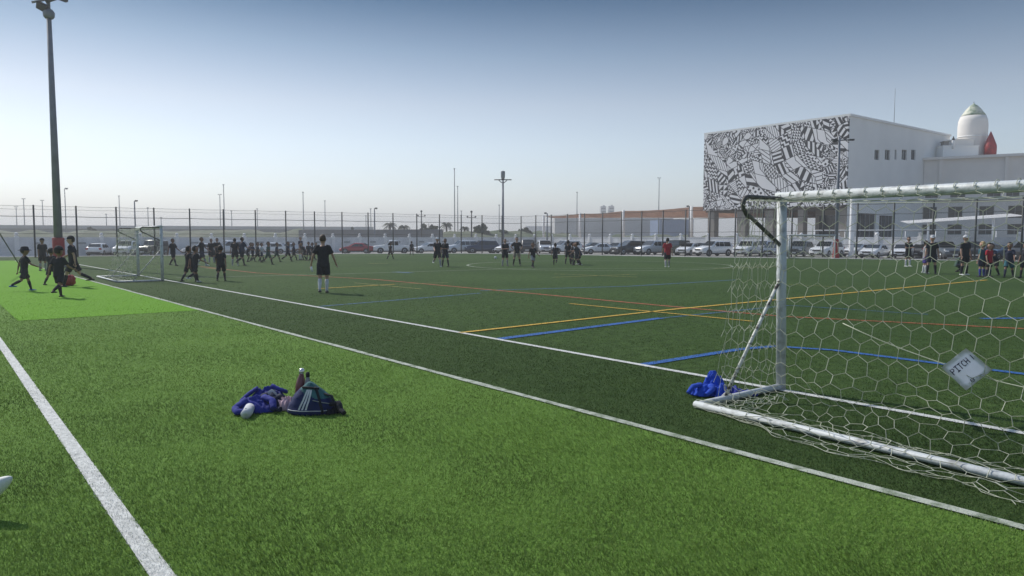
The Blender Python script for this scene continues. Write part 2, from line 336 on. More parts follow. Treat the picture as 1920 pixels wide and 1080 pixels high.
# grass fibres near the camera (dense turf nobody could count)
def blades():
    n = 560000
    D = np.exp(rng.uniform(math.log(2.3), math.log(30), n)); fade = rng.uniform(0, 1, n) < np.clip((30 - D) / 20, 0, 1) ** 1.3; D = D[fade]; n = len(D); X = rng.uniform(-.74, .74, n) * D
    s = X * V.x + D * V.y; u = X * U.x + D * U.y
    vel, vsl, vsw = EL.dot(V), SL.dot(V), SW.dot(V)
    mi = np.where(s < vel, 0, np.where(s < vsl, 1, 2))
    mi = np.where((s < vel) & (u > uS) & (s > vSM), 4, mi)
    mi = np.where(np.abs(s - vsw) < .052 + rng.normal(0, .006, n), 3, mi)
    mi = np.where(np.abs(s - vsl) < .05 + rng.normal(0, .006, n), 3, mi)
    mi = np.where((np.abs(s - vel) < .03 + rng.normal(0, .012, n)), 3, mi)
    near = np.where(mi == 0, 1.0, .75); h = .015 * near * rng.uniform(.6, 1.35, n); wd = (.0013 + .00036 * D) * rng.uniform(.7, 1.3, n)
    keep = ~((mi >= 2) & (mi != 3) & (mi != 4) & (rng.uniform(0, 1, n) < .35))
    D, X, mi, h, wd = D[keep], X[keep], mi[keep], h[keep], wd[keep]; n = len(D)
    th = rng.uniform(0, 2 * np.pi, n); pb = np.sin(X * 1.9 + np.sin(D * 1.3) * 1.5) + np.sin(D * 2.3 + X * .7) ; la = rng.uniform(0, 2 * np.pi, n) * .55 + pb * 1.1; ln = h * rng.uniform(.3, 1.3, n) * (1 + .25 * pb)
    h = h * (1 + .10 * pb)
    co = np.zeros((n, 3, 3), np.float32)
    co[:, 0, 0] = X - np.cos(th) * wd; co[:, 0, 1] = D - np.sin(th) * wd
    co[:, 1, 0] = X + np.cos(th) * wd; co[:, 1, 1] = D + np.sin(th) * wd
    co[:, 2, 0] = X + np.cos(la) * ln; co[:, 2, 1] = D + np.sin(la) * ln
    co[:, :2, 2] = .006; co[:, 2, 2] = h + .008
    me = bpy.data.meshes.new('artificial_grass')
    me.vertices.add(n * 3); me.vertices.foreach_set('co', co.ravel())
    me.loops.add(n * 3); me.loops.foreach_set('vertex_index', np.arange(n * 3, dtype=np.int32))
    me.polygons.add(n); me.polygons.foreach_set('loop_start', np.arange(0, n * 3, 3, dtype=np.int32))
    me.polygons.foreach_set('material_index', mi.astype(np.int32))
    def bl(nm, c, c2):
        m = mat(nm, c, .75, col2=c2, vscale=60, detail=2, spec=.12); t = m.node_tree; b = t.nodes['Principled BSDF']
        tr = t.nodes.new('ShaderNodeBsdfTranslucent'); mx = t.nodes.new('ShaderNodeMixShader'); mx.inputs[0].default_value = .35
        s0 = b.inputs['Base Color'].links[0].from_socket; n3 = t.nodes.new('ShaderNodeTexNoise'); n3.inputs['Scale'].default_value = 1.1; n3.inputs['Detail'].default_value = 7; n3.inputs['Distortion'].default_value = .5
        tc3 = t.nodes.new('ShaderNodeTexCoord'); t.links.new(tc3.outputs['Object'], n3.inputs['Vector']); r3 = t.nodes.new('ShaderNodeMapRange'); r3.inputs[1].default_value = .35; r3.inputs[2].default_value = .65; r3.inputs[3].default_value = .72; r3.inputs[4].default_value = 1.15
        t.links.new(n3.outputs[0], r3.inputs[0]); hv = t.nodes.new('ShaderNodeHueSaturation'); t.links.new(s0, hv.inputs['Color']); t.links.new(r3.outputs[0], hv.inputs['Value']); t.links.new(hv.outputs[0], b.inputs['Base Color'])
        src = hv.outputs[0]; t.links.new(src, tr.inputs[0])
        o = t.nodes['Material Output']; t.links.new(b.outputs[0], mx.inputs[1]); t.links.new(tr.outputs[0], mx.inputs[2]); t.links.new(mx.outputs[0], o.inputs['Surface'])
        return m
    for x in (bl('strip_fibre', (.125, .215, .035), (.215, .32, .09)), bl('margin_fibre', (.040, .076, .019), (.10, .15, .048)),
              bl('pitch_fibre', (.046, .088, .022), (.13, .185, .055)), bl('line_fibre', (.62, .63, .6), (.75, .75, .73)), bl('lime_fibre', (.15, .31, .022), (.20, .37, .04))):
        me.materials.append(x)
    me.update(calc_edges=True); me.validate()
    o = bpy.data.objects.new('artificial_grass', me); COL.objects.link(o)
    o['kind'] = 'stuff'; o['label'] = 'short upright fibres of the green artificial turf in the foreground'; o['category'] = 'grass'
blades()

# ------------------------------------------------------------------ goals
def resample(fn, a, b): return fn(a, b)
def hexnet(bm, fn, wa, wb, sa, sb, rad, skip=None, jit=.01):
    """hexagon lattice over (a in 0..wa, b in 0..wb) mapped by fn; column step sa, row step sb"""
    vid = {}
    def pt(i, j):
        k = (i, j)
        if k not in vid:
            a = i * sa / 2; row = j // 2; b = row * sb + (sb * .0 if (j % 2) == 0 else sb * .33)
            p = fn(min(max(a, 0), wa), min(b, wb))
            vid[k] = p + Vector((random.uniform(-jit, jit), random.uniform(-jit, jit), random.uniform(-jit, jit)))
        return vid[k]
    ni = int(wa / (sa / 2)); nj = int(wb / sb)
    E = []
    # zigzag rows at integer rows, verticals linking them
    for r in range(nj):
        for i in range(ni):
            up = (i + r) % 2
            k0 = (i, 2 * r + (0 if up else 1)); k1 = (i + 1, 2 * r + (1 if up else 0))
            E.append((k0, k1))
            if not up: E.append((k0, (i, 2 * (r + 1))))
    n = 0
    for e0, e1 in E:
        p, q = pt(*e0), pt(*e1)
        if skip and skip((p + q) / 2): continue
        if (q - p).length < 1e-4: continue
        d = (q - p).normalized(); x = d.cross(Vector((.3, .5, .81))).normalized(); y = x.cross(d)
        r0 = [bm.verts.new(p + (x * math.cos(t) + y * math.sin(t)) * rad) for t in (0, 2.094, 4.189)]
        r1 = [bm.verts.new(q + (x * math.cos(t) + y * math.sin(t)) * rad) for t in (0, 2.094, 4.189)]
        for k in range(3): bm.faces.new((r0[k], r0[(k + 1) % 3], r1[(k + 1) % 3], r1[k])).smooth = True
        n += 1
def arc(c, r, a0, a1, n, ax, az):
    return [c + ax * (r * math.cos(a0 + (a1 - a0) * i / n)) + az * (r * math.sin(a0 + (a1 - a0) * i / n)) for i in range(n + 1)]
def path_fn(pl, sagf):
    pl = [Vector(p) for p in pl]; seg = [(b - a).length for a, b in zip(pl, pl[1:])]; tot = sum(seg)
    def f(b):
        for p, q, s in zip(pl, pl[1:], seg):
            if b <= s: return p.lerp(q, b / s if s else 0)
            b -= s
        return pl[-1].copy()
    return f, tot
def goal(origin, wdir, bdir, width, H, label, near, group):
    """origin: foot of first post; wdir along mouth; bdir backwards; local coords a,b,z"""
    g = thing('football_goal', origin, label, 'goal', group)
    lean = -.022 if near else 0
    L = lambda a, b, z: wdir * (a + lean * z) + bdir * b + Vector((0, 0, z))
    seg = 14 if near else 8
    top, base, rT = .72, (1.46 if near else 1.56), .052
    for a in (0, width):
        bm = bmesh.new(); tube(bm, [L(a, 0, 0), L(a, 0, H)], rT if near else .06, seg); mesh_obj('post', bm, M['goalwhite'], g)
        bm = bmesh.new(); tube(bm, [L(a, 0, .04), L(a, base * .5, .04), L(a, base, .04)], .035, seg)
        mesh_obj('base_side_bar', bm, M['goalwhite'], g)
        r = .085; hp = [L(a, 0, H - .02), L(a, top * .5, H - .02)] + [L(a, top - r, H - .02 - r) + bdir * (r * math.sin(t)) + Vector((0, 0, r * math.cos(t))) for t in (0, .5, 1, 1.57, 2.1, 2.6)]
        hp += [L(a, top - .1, H - .24)]
        bm = bmesh.new(); tube(bm, hp, .022, seg); mesh_obj('top_hoop', bm, M['goalrust'], g)
        bm = bmesh.new(); tube(bm, [L(a, top - .08, H - .2), L(a, .02, H - .53)], .021, seg); mesh_obj('hoop_brace', bm, M['goalrust'], g)
        bm = bmesh.new(); tube(bm, [L(a, .03, 1.22), L(a, 1.02, .06)], .019, seg); mesh_obj('stay', bm, M['goalbar'], g)
    bm = bmesh.new(); tube(bm, [L(-.06, 0, H), L(width * .5, 0, H - .012), L(width + .06, 0, H)], rT if near else .06, seg)
    mesh_obj('crossbar', bm, M['goalwhite'], g)
    bm = bmesh.new()
    tube(bm, [L(-.03, base, .045), L(width * .5, base, .045), L(width + .03, base, .045)], (.040, .032), seg)
    mesh_obj('rear_base_bar', bm, M['goalwhite'], g)
    # net
    bm = bmesh.new(); rad = .0033 if near else .006
    pl = [(0, 0, H + .03), (0, .3, H - .06), (0, top, H - .05), (0, top + .12, H * .7), (0, .98, H * .36), (0, 1.1, .14), (0, 1.16, .05), (0, 1.27, .045), (0, base - .1, .07), (0, base, .105), (0, base + .08, .06), (0, base + .2, .03), (0, base + .44, .02)]
    pf, tot = path_fn(pl, 0)
    def fn(a, b):
        p = pf(b * .88 if b > 2.35 else b); yy, zz = p.y, p.z
        if b > 2.35:
            bb = 2.35 + (b - 2.35) * .62; p = pf(bb); yy, zz = p.y, p.z
        sag = math.sin(math.pi * a / width)
        w_ = max(0, 1 - abs(b - .8) / 1.0)
        zz -= .10 * sag * w_; 
        nz = noise.noise(Vector((a * 1.3, b * 1.2, 3.1)))
        yy += .10 * nz * min(1, b) ; 
        if b > 2.2:
            k = min(1, (b - 2.2) / .5)
            aa = a + .10 * k * noise.noise(Vector((a * 2.1, b * 3, 8))); zz = max(.018, zz + .05 * k * noise.noise(Vector((a * 3.3, b * 4, 1)))); yy += .13 * k * noise.noise(Vector((a * 1.7, b * 2.2, 5)))
        else: aa = a + .05 * noise.noise(Vector((a * 1.1, b * 1.1, 8))) * min(1, b)
        if yy > base: yy = base + (yy - base) * min(1, max(.12, aa / 1.5)) * (.8 + .5 * noise.noise(Vector((a * 2.3, 0, 7))))
        return L(max(aa, -.03) if yy > .3 else aa, yy, zz)
    if near: hexnet(bm, fn, width, 4.75, .165, .155, rad, jit=.006)
    else: hexnet(bm, fn, width, 3.6, .24, .22, rad, jit=.01)
    for a in (0, width):
        def fs(s, b, a=a):
            t = b / (H - .05); dep = (top * .98) * (1 - t) + 1.28 * t; k = s / 1.0
            dep2 = .02 + k * dep
            return L(a + .05 * noise.noise(Vector((s * 3, b * 2, a))), dep2 + .03 * noise.noise(Vector((s * 4, b * 1.3, 2 + a))), max(.02, H - .04 - b))
        hexnet(bm, fs, 1.0, H - .05, .10 if near else .25, .22, rad * (.8 if near else 1), jit=.012)
        if near:
            def fl(s, b, a=a):    # slack net heaped over the corner of the base
                return L(a + (.10 + .40 * b / .8) * (1 if a == 0 else -1) + .05 * noise.noise(Vector((s * 4, b * 5, 1))), L(0, 0, 0).x * 0 + .55 + s * .95, .04 + .09 * abs(noise.noise(Vector((s * 5, b * 7, 4)))))
            hexnet(bm, fl, 1.0, .8, .14, .13, rad, jit=.02)
    if near:
        a = .12
        while a < width:                          # cords wound round the crossbar
            cpt = L(a, 0, H); rg = []
            tube(bm, [cpt + (bdir * math.cos(t) + Vector((0, 0, math.sin(t)))) * (rT + .004) + wdir * (.02 * t / 6) for t in [k * .6 for k in range(12)]], .0035, 4, cap=False)
            a += .165
        tube(bm, [L(.0 + width * k / 24, top - .02 + .02 * math.sin(k), H - .06 - .10 * math.sin(math.pi * k / 24)) for k in range(25)], .003, 5)
        tube(bm, [L(1.25 + (width - 1.25) * k / 20, 1.0 + .02 * math.sin(k), .93 - .34 * math.sin(math.pi * min(1, k / 9) / 2) + .012 * max(0, k - 8)) for k in range(21)], .004, 5)
    mesh_obj('net', bm, M['net'], g)
    return g
P1 = G(1464, 731); WD = Vector((.579, -.815, 0)).normalized(); BD = Vector((-.784, -.621, 0)).normalized()
goal(P1, WD, BD, 4.9, 2.12, 'near white goal with paper sign hanging in its slack hexagon net', True, None)
Q1 = G(305, 527.5); Q2 = G(262, 518.5); qd = (Q2 - Q1).normalized()
goal(Q1, qd, BD, 4.6, 2.08, 'small white goal beside the lime turf strip near the walking players', False, None)
R1 = G(1479, 485.2); rd = Vector((1, .12, 0)).normalized()
goal(R1, rd, Vector((-.12, 1, 0)).normalized() * .6, 3.8, 1.85, 'distant white goal beside the red padded pole at the far kerb', False, None)

# paper sign on the near net
def sign():
    D = 5.55
    cx = P(1812, 692, D)
    t = thing('paper_sign', cx, 'white paper sign hung cornerwise on the goal net with handwritten pitch number', 'sign')
    ex = (P(1856, 692, D) - P(1768, 692, D)).normalized(); 
    ex = (Vector((.90, -.42, 0))).normalized(); ez = Vector((0, 0, 1)); ny = ex.cross(ez).normalized()
    if ny.y > 0: ny = -ny
    k = D / F
    def pp(dx, dy, off=0):
        return ex * (dx * k / ex.x * (1.0)) * .86 + ez * (-dy * k) + ny * off
    bm = bmesh.new()
    c = [(-44, 0), (-2, -40), (44, -2), (1, 41)]
    N = 6; g = []
    for i in range(N + 1):
        row = []
        for j in range(N + 1):
            a, b = i / N, j / N
            x = (1 - a) * ((1 - b) * c[0][0] + b * c[1][0]) + a * ((1 - b) * c[3][0] + b * c[2][0])
            y = (1 - a) * ((1 - b) * c[0][1] + b * c[1][1]) + a * ((1 - b) * c[3][1] + b * c[2][1])
            row.append(bm.verts.new(pp(x, y, .004 * math.sin(a * 3) * math.sin(b * 3))))
        g.append(row)
    for i in range(N):
        for j in range(N): bm.faces.new((g[i][j], g[i + 1][j], g[i + 1][j + 1], g[i][j + 1])).smooth = True
    bmesh.ops.solidify(bm, geom=bm.faces[:], thickness=.0012)
    mesh_obj('paper', bm, M['paper'], t)
    # handwriting: strokes in text space (s along the line, h across it), px units
    def T(s, h): # writing runs up to the right at 45 degrees; top of letters is to the upper left
        o = (-20, 13); d = (.70, -.71); n = (-.70, -.70)
        return (o[0] + d[0] * s + n[0] * h, o[1] + d[1] * s + n[1] * h)
    st = [[(0, 0), (0, 13), (6, 12.5), (7.5, 9.5), (5.5, 7), (0, 6.5)], [(11, 0), (18, .5)], [(14.5, 0), (14.5, 13)], [(10.5, 13), (18.5, 13)],
          [(24, 0), (24.2, 13)], [(20, 12.6), (28.5, 13)], [(37, 11), (34, 13), (31, 10.5), (30.5, 5), (32.5, .8), (37, 1.5)], [(40, 0), (40, 13)], [(46.5, 0), (46.5, 13)], [(40, 6.4), (46.5, 6.8)], [(57.5, 0), (58, 12)]]
    bm = bmesh.new()
    for s in st:
        tube(bm, [pp(*T(a * .80, b * .92), .0045) for a, b in s], .0034, 6)
    mesh_obj('handwriting', bm, M['ink'], t)
    bm = bmesh.new()
    tube(bm, [pp(11 + 3.2 * math.cos(q), 20 + 3.6 * math.sin(q), .0055) for q in [x * .57 for x in range(12)]], .0024, 6)
    tube(bm, [pp(8, 22, .0055), pp(14, 18, .0055)], .0024, 6)
    for j in range(3): tube(bm, [pp(17 + j * 3, 15 - j * 3, .0055), pp(20 + j * 3, 14.5 - j * 3.4, .0055)], .0018, 6, mi=1)
    mesh_obj('small_emblem', bm, [M['ink'], M['inkfaint']], t)
sign()

# ------------------------------------------------------------------ fences
def netmat():
    m = bpy.data.materials.new('fence_mesh_wire'); m.use_nodes = True; t = m.node_tree; t.nodes.clear()
    tc = t.nodes.new('ShaderNodeTexCoord'); mp = t.nodes.new('ShaderNodeMapping'); mp.inputs['Rotation'].default_value = (0, math.radians(45), 0)
    sp = t.nodes.new('ShaderNodeSeparateXYZ'); t.links.new(tc.outputs['Object'], mp.inputs[0]); t.links.new(mp.outputs[0], sp.inputs[0])
    outs = []
    for ax in ('X', 'Z'):
        a = t.nodes.new('ShaderNodeMath'); a.operation = 'MULTIPLY'; a.inputs[1].default_value = 16; t.links.new(sp.outputs[ax], a.inputs[0])
        b = t.nodes.new('ShaderNodeMath'); b.operation = 'FRACT'; t.links.new(a.outputs[0], b.inputs[0])
        c = t.nodes.new('ShaderNodeMath'); c.operation = 'LESS_THAN'; c.inputs[1].default_value = .03; t.links.new(b.outputs[0], c.inputs[0]); outs.append(c)
    mx = t.nodes.new('ShaderNodeMath'); mx.operation = 'MAXIMUM'; t.links.new(outs[0].outputs[0], mx.inputs[0]); t.links.new(outs[1].outputs[0], mx.inputs[1])
    tr = t.nodes.new('ShaderNodeBsdfTransparent'); df = t.nodes.new('ShaderNodeBsdfDiffuse'); df.inputs[0].default_value = (.08, .09, .09, 1)
    ms = t.nodes.new('ShaderNodeMixShader'); o = t.nodes.new('ShaderNodeOutputMaterial')
    t.links.new(mx.outputs[0], ms.inputs[0]); t.links.new(tr.outputs[0], ms.inputs[1]); t.links.new(df.outputs[0], ms.inputs[2]); t.links.new(ms.outputs[0], o.inputs[0])
    return m
M['mesh'] = netmat()
def fence(a, d, n, sp, H, label, rails, z0=GZ, pr=.068, meshw=True, start=0, skip0=False):
    t = thing('mesh_fence', a + Vector((0, 0, 0)), label, 'fence', None, math.atan2(d.y, d.x))
    for i in range(start + (1 if skip0 else 0), n + 1):
        bm = bmesh.new(); tube(bm, [(i * sp, 0, z0), (i * sp, 0, H)], pr, 8); lathe(bm, [(pr * 1.15, H), (pr * .9, H + .04), (.01, H + .06)], 8, (i * sp, 0, 0)); mesh_obj('fence_post', bm, M['fpost'], t)
    for z, r in rails:
        bm = bmesh.new(); pts = []
        for i in range(start, n):
            pts += [(i * sp, .03, z), (i * sp + sp / 2, .03, z - .03)]
        pts.append((n * sp, .03, z)); tube(bm, pts, r, 5); mesh_obj('fence_wire', bm, M['fpost'], t)
    if meshw:
        bm = bmesh.new(); bm.faces.new([bm.verts.new(p) for p in ((start * sp, .05, z0), (n * sp, .05, z0), (n * sp, .05, H - .05), (start * sp, .05, H - .05))]); mesh_obj('wire_mesh', bm, M['mesh'], t)
    return t
fa = Vector((P(65, 445, 61).x, 61, 0)); fb = Vector((P(1916, 445, 50.6).x, 50.6, 0))
tt = (fb - fa).dot(V); corner = fa + V * tt
fence(fa, V, 17, tt / 17, 4.3, 'tall dark mesh fence behind the players on the left half', [(4.28, .012), (4.0, .01), (3.42, .025), (2.0, .015)], start=-2)
sR = (corner - fb).length
fence(corner, -U, 21, sR / 19.0, 4.35, 'tall dark mesh fence between the far pitch and the right hand car park', [(4.32, .02), (3.5, .022), (2.2, .02), (1.1, .015)], start=0, skip0=True)

# ------------------------------------------------------------------ boundary wall, capped with small white globes
def bwall(a, d, n, sp, H, label, group):
    t = thing('boundary_wall', a, label, 'wall', None, math.atan2(d.y, d.x))
    L_ = n * sp
    bm = bmesh.new(); box(bm, (L_ / 2, 0, (H + GZ) / 2), (L_, .2, H - GZ)); mesh_obj('wall_panel', bm, M['wallwhite'], t)
    bm = bmesh.new(); box(bm, (L_ / 2, 0, H + .04), (L_, .28, .08)); mesh_obj('coping', bm, M['wallwhite'], t)
    bm = bmesh.new(); random.seed(3)
    for i in range(n):
        box(bm, ((i + .5) * sp, -.13 if d is V else .13, H - .62), (.9, .08, .22)); 
    mesh_obj('wall_vent', bm, M['frame'], t)
    for i in range(n + 1):
        bm = bmesh.new(); box(bm, (i * sp, 0, (H + GZ) / 2 + .1), (.42, .42, H - GZ + .2)); lathe(bm, [(.05, H + .2), (.09, H + .24), (.2, H + .36), (.22, H + .45), (.16, H + .56), (.02, H + .62)], 10, (i * sp, 0, 0))
        mesh_obj('wall_pillar', bm, M['canopywhite'], t)
    return t
wa = fa + U * 27 - V * 16; nL = 22
cw = corner + U * 27 + V * 25
spL = (cw - wa).dot(V) / nL
bwall(wa, V, nL, spL, 1.62, 'long pale boundary wall behind the cars on the left half', 0)
nR = 27; bwall(cw, -U, nR, 4.6, 1.62, 'long pale boundary wall behind the cars on the right half', 0)

# ------------------------------------------------------------------ mural building
def mural():
    m = bpy.data.materials.new('geometric_mural'); m.use_nodes = True; t = m.node_tree; b = t.nodes['Principled BSDF']; b.inputs['Roughness'].default_value = .8
    N = t.nodes.new; Lk = t.links.new
    tc = N('ShaderNodeTexCoord'); sp = N('ShaderNodeSeparateXYZ'); Lk(tc.outputs['Object'], sp.inputs[0])
    cb = N('ShaderNodeCombineXYZ'); Lk(sp.outputs['X'], cb.inputs[0]); Lk(sp.outputs['Z'], cb.inputs[1])
    def math_(op, a, bb=None, c=None):
        n = N('ShaderNodeMath'); n.operation = op
        for i, x in enumerate((a, bb, c)):
            if x is None: continue
            if isinstance(x, (int, float)): n.inputs[i].default_value = x
            else: Lk(x, n.inputs[i])
        return n.outputs[0]
    def layer(scale, off, freq):
        mp = N('ShaderNodeMapping'); mp.inputs['Location'].default_value = (off, off * .7, 0); mp.inputs['Scale'].default_value = (1, 1.15, 1); Lk(cb.outputs[0], mp.inputs[0])
        ms_ = N('ShaderNodeSeparateXYZ'); Lk(mp.outputs[0], ms_.inputs[0]); X_, Y_ = ms_.outputs[0], ms_.outputs[1]
        ids = []; ed = None
        for kk, (an_, f1, bend) in enumerate(((.35 + off, 1.0, .55), (1.45 + off, .8, .6), (2.4 + off * 1.3, .9, .5))):
            ln = math_('ADD', math_('MULTIPLY', X_, math.cos(an_) * scale * f1), math_('MULTIPLY', Y_, math.sin(an_) * scale * f1))
            cr = math_('ADD', math_('MULTIPLY', X_, -math.sin(an_)), math_('MULTIPLY', Y_, math.cos(an_)))
            ln = math_('ADD', ln, math_('MULTIPLY', math_('PINGPONG', math_('ADD', cr, 40 + kk * 3.1), 4.3), bend * .28))
            ids.append(math_('FLOOR', ln)); fe = math_('PINGPONG', ln, .5)
            fe = math_('DIVIDE', fe, scale * f1); ed = fe if ed is None else math_('MINIMUM', ed, fe)
        ci_ = N('ShaderNodeCombineXYZ'); [Lk(ids[q_], ci_.inputs[q_]) for q_ in range(3)]
        v = N('ShaderNodeTexWhiteNoise'); v.noise_dimensions = '3D'; Lk(ci_.outputs[0], v.inputs['Vector'])
        sc = N('ShaderNodeSeparateColor'); Lk(v.outputs['Color'], sc.inputs[0])
        ang = math_('MULTIPLY', sc.outputs[0], 6.28); cs = math_('COSINE', ang); sn = math_('SINE', ang)
        p = math_('ADD', math_('MULTIPLY', sp.outputs['X'], cs), math_('MULTIPLY', sp.outputs['Z'], sn))
        q = math_('SUBTRACT', math_('MULTIPLY', sp.outputs['Z'], cs), math_('MULTIPLY', sp.outputs['X'], sn))
        fr = math_('ADD', math_('MULTIPLY', sc.outputs[1], freq), freq * .6)
        z = math_('PINGPONG', math_('MULTIPLY', q, fr), .5)
        s1 = math_('FRACT', math_('MULTIPLY', p, fr)); stripes = math_('GREATER_THAN', s1, .5)
        s2 = math_('FRACT', math_('ADD', math_('MULTIPLY', p, fr), z)); zig = math_('GREATER_THAN', s2, .5)
        fp = math_('FRACT', math_('MULTIPLY', p, math_('MULTIPLY', fr, 1.2))); fq = math_('FRACT', math_('MULTIPLY', q, math_('MULTIPLY', fr, 1.2)))
        tri = math_('GREATER_THAN', fp, fq)
        dx = math_('SUBTRACT', fp, .5); dy = math_('SUBTRACT', fq, .5)
        dots = math_('GREATER_THAN', math_('ADD', math_('MULTIPLY', dx, dx), math_('MULTIPLY', dy, dy)), .08)
        thin = math_('GREATER_THAN', math_('FRACT', math_('MULTIPLY', p, math_('MULTIPLY', fr, 1.7))), .22)
        ty = sc.outputs[2]
        def sel(c, a, bb): # c ? a : b
            return math_('ADD', math_('MULTIPLY', c, a), math_('MULTIPLY', math_('SUBTRACT', 1, c), bb))
        r = sel(math_('LESS_THAN', ty, .27), stripes, sel(math_('LESS_THAN', ty, .48), zig, sel(math_('LESS_THAN', ty, .62), tri, sel(math_('LESS_THAN', ty, .70), dots, sel(math_('LESS_THAN', ty, .88), thin, 1.0)))))
        e = math_('GREATER_THAN', ed, .05)
        return math_('MULTIPLY', r, e), v
    a, v1 = layer(.54, 3.3, 1.3); c, v2 = layer(.92, 11.7, 1.9)
    big = N('ShaderNodeTexVoronoi'); big.voronoi_dimensions = '2D'; big.inputs['Scale'].default_value = .2; Lk(cb.outputs[0], big.inputs['Vector'])
    bs = N('ShaderNodeSeparateColor'); Lk(big.outputs['Color'], bs.inputs[0])
    k = math_('GREATER_THAN', bs.outputs[0], .45)
    o = math_('ADD', math_('MULTIPLY', k, a), math_('MULTIPLY', math_('SUBTRACT', 1, k), c))
    mx = N('ShaderNodeMix'); mx.data_type = 'RGBA'; mx.inputs[6].default_value = (.018, .018, .022, 1); mx.inputs[7].default_value = (.80, .79, .80, 1)
    Lk(o, mx.inputs[0]); Lk(mx.outputs[2], b.inputs['Base Color'])
    return m
M['mural'] = mural()
def wall_open(bm, Wd, z0, z1, rects, depth=.25, mi=0):
    """wall in local XZ plane (front at y=0, facing -Y), with openings having reveals; rects x0,x1,z0,z1"""
    xs = sorted({0, Wd, *[r[0] for r in rects], *[r[1] for r in rects]}); zs = sorted({z0, z1, *[r[2] for r in rects], *[r[3] for r in rects]})
    for i in range(len(xs) - 1):
        for j in range(len(zs) - 1):
            cx, cz = (xs[i] + xs[i + 1]) / 2, (zs[j] + zs[j + 1]) / 2
            if any(r[0] < cx < r[1] and r[2] < cz < r[3] for r in rects): continue
            bm.faces.new([bm.verts.new(p) for p in ((xs[i], 0, zs[j]), (xs[i + 1], 0, zs[j]), (xs[i + 1], 0, zs[j + 1]), (xs[i], 0, zs[j + 1]))]).material_index = mi
    for x0, x1, a, b in rects:
        for q in (((x0, a), (x1, a)), ((x1, a), (x1, b)), ((x1, b), (x0, b)), ((x0, b), (x0, a))):
            (p0, q0), (p1, q1) = q
            bm.faces.new([bm.verts.new(p) for p in ((p0, 0, q0), (p1, 0, q1), (p1, depth, q1), (p0, depth, q0))]).material_index = mi
def window(parent, x0, x1, a, b, mull=1, mtx=None, depth=.22):
    fo = bmesh.new()
    t_ = .06
    for bx in (((x0 + x1) / 2, depth, a + t_ / 2, x1 - x0, t_), ((x0 + x1) / 2, depth, b - t_ / 2, x1 - x0, t_)):
        box(fo, (bx[0], bx[1], bx[2]), (bx[3], .08, bx[4]))
    for k in range(mull + 2):
        xx = x0 + t_ / 2 + (x1 - x0 - t_) * k / (mull + 1); box(fo, (xx, depth - .003, (a + b) / 2), (t_, .08, b - a))
    bmesh.ops.transform(fo, matrix=mtx, verts=fo.verts)
    wf = mesh_obj('window', fo, M['frame'], parent)
    gb = bmesh.new(); box(gb, ((x0 + x1) / 2, depth + .03, (a + b) / 2), (x1 - x0 - .02, .02, b - a - .02)); bmesh.ops.transform(gb, matrix=mtx, verts=gb.verts)
    mesh_obj('pane', gb, M['glass'], wf)
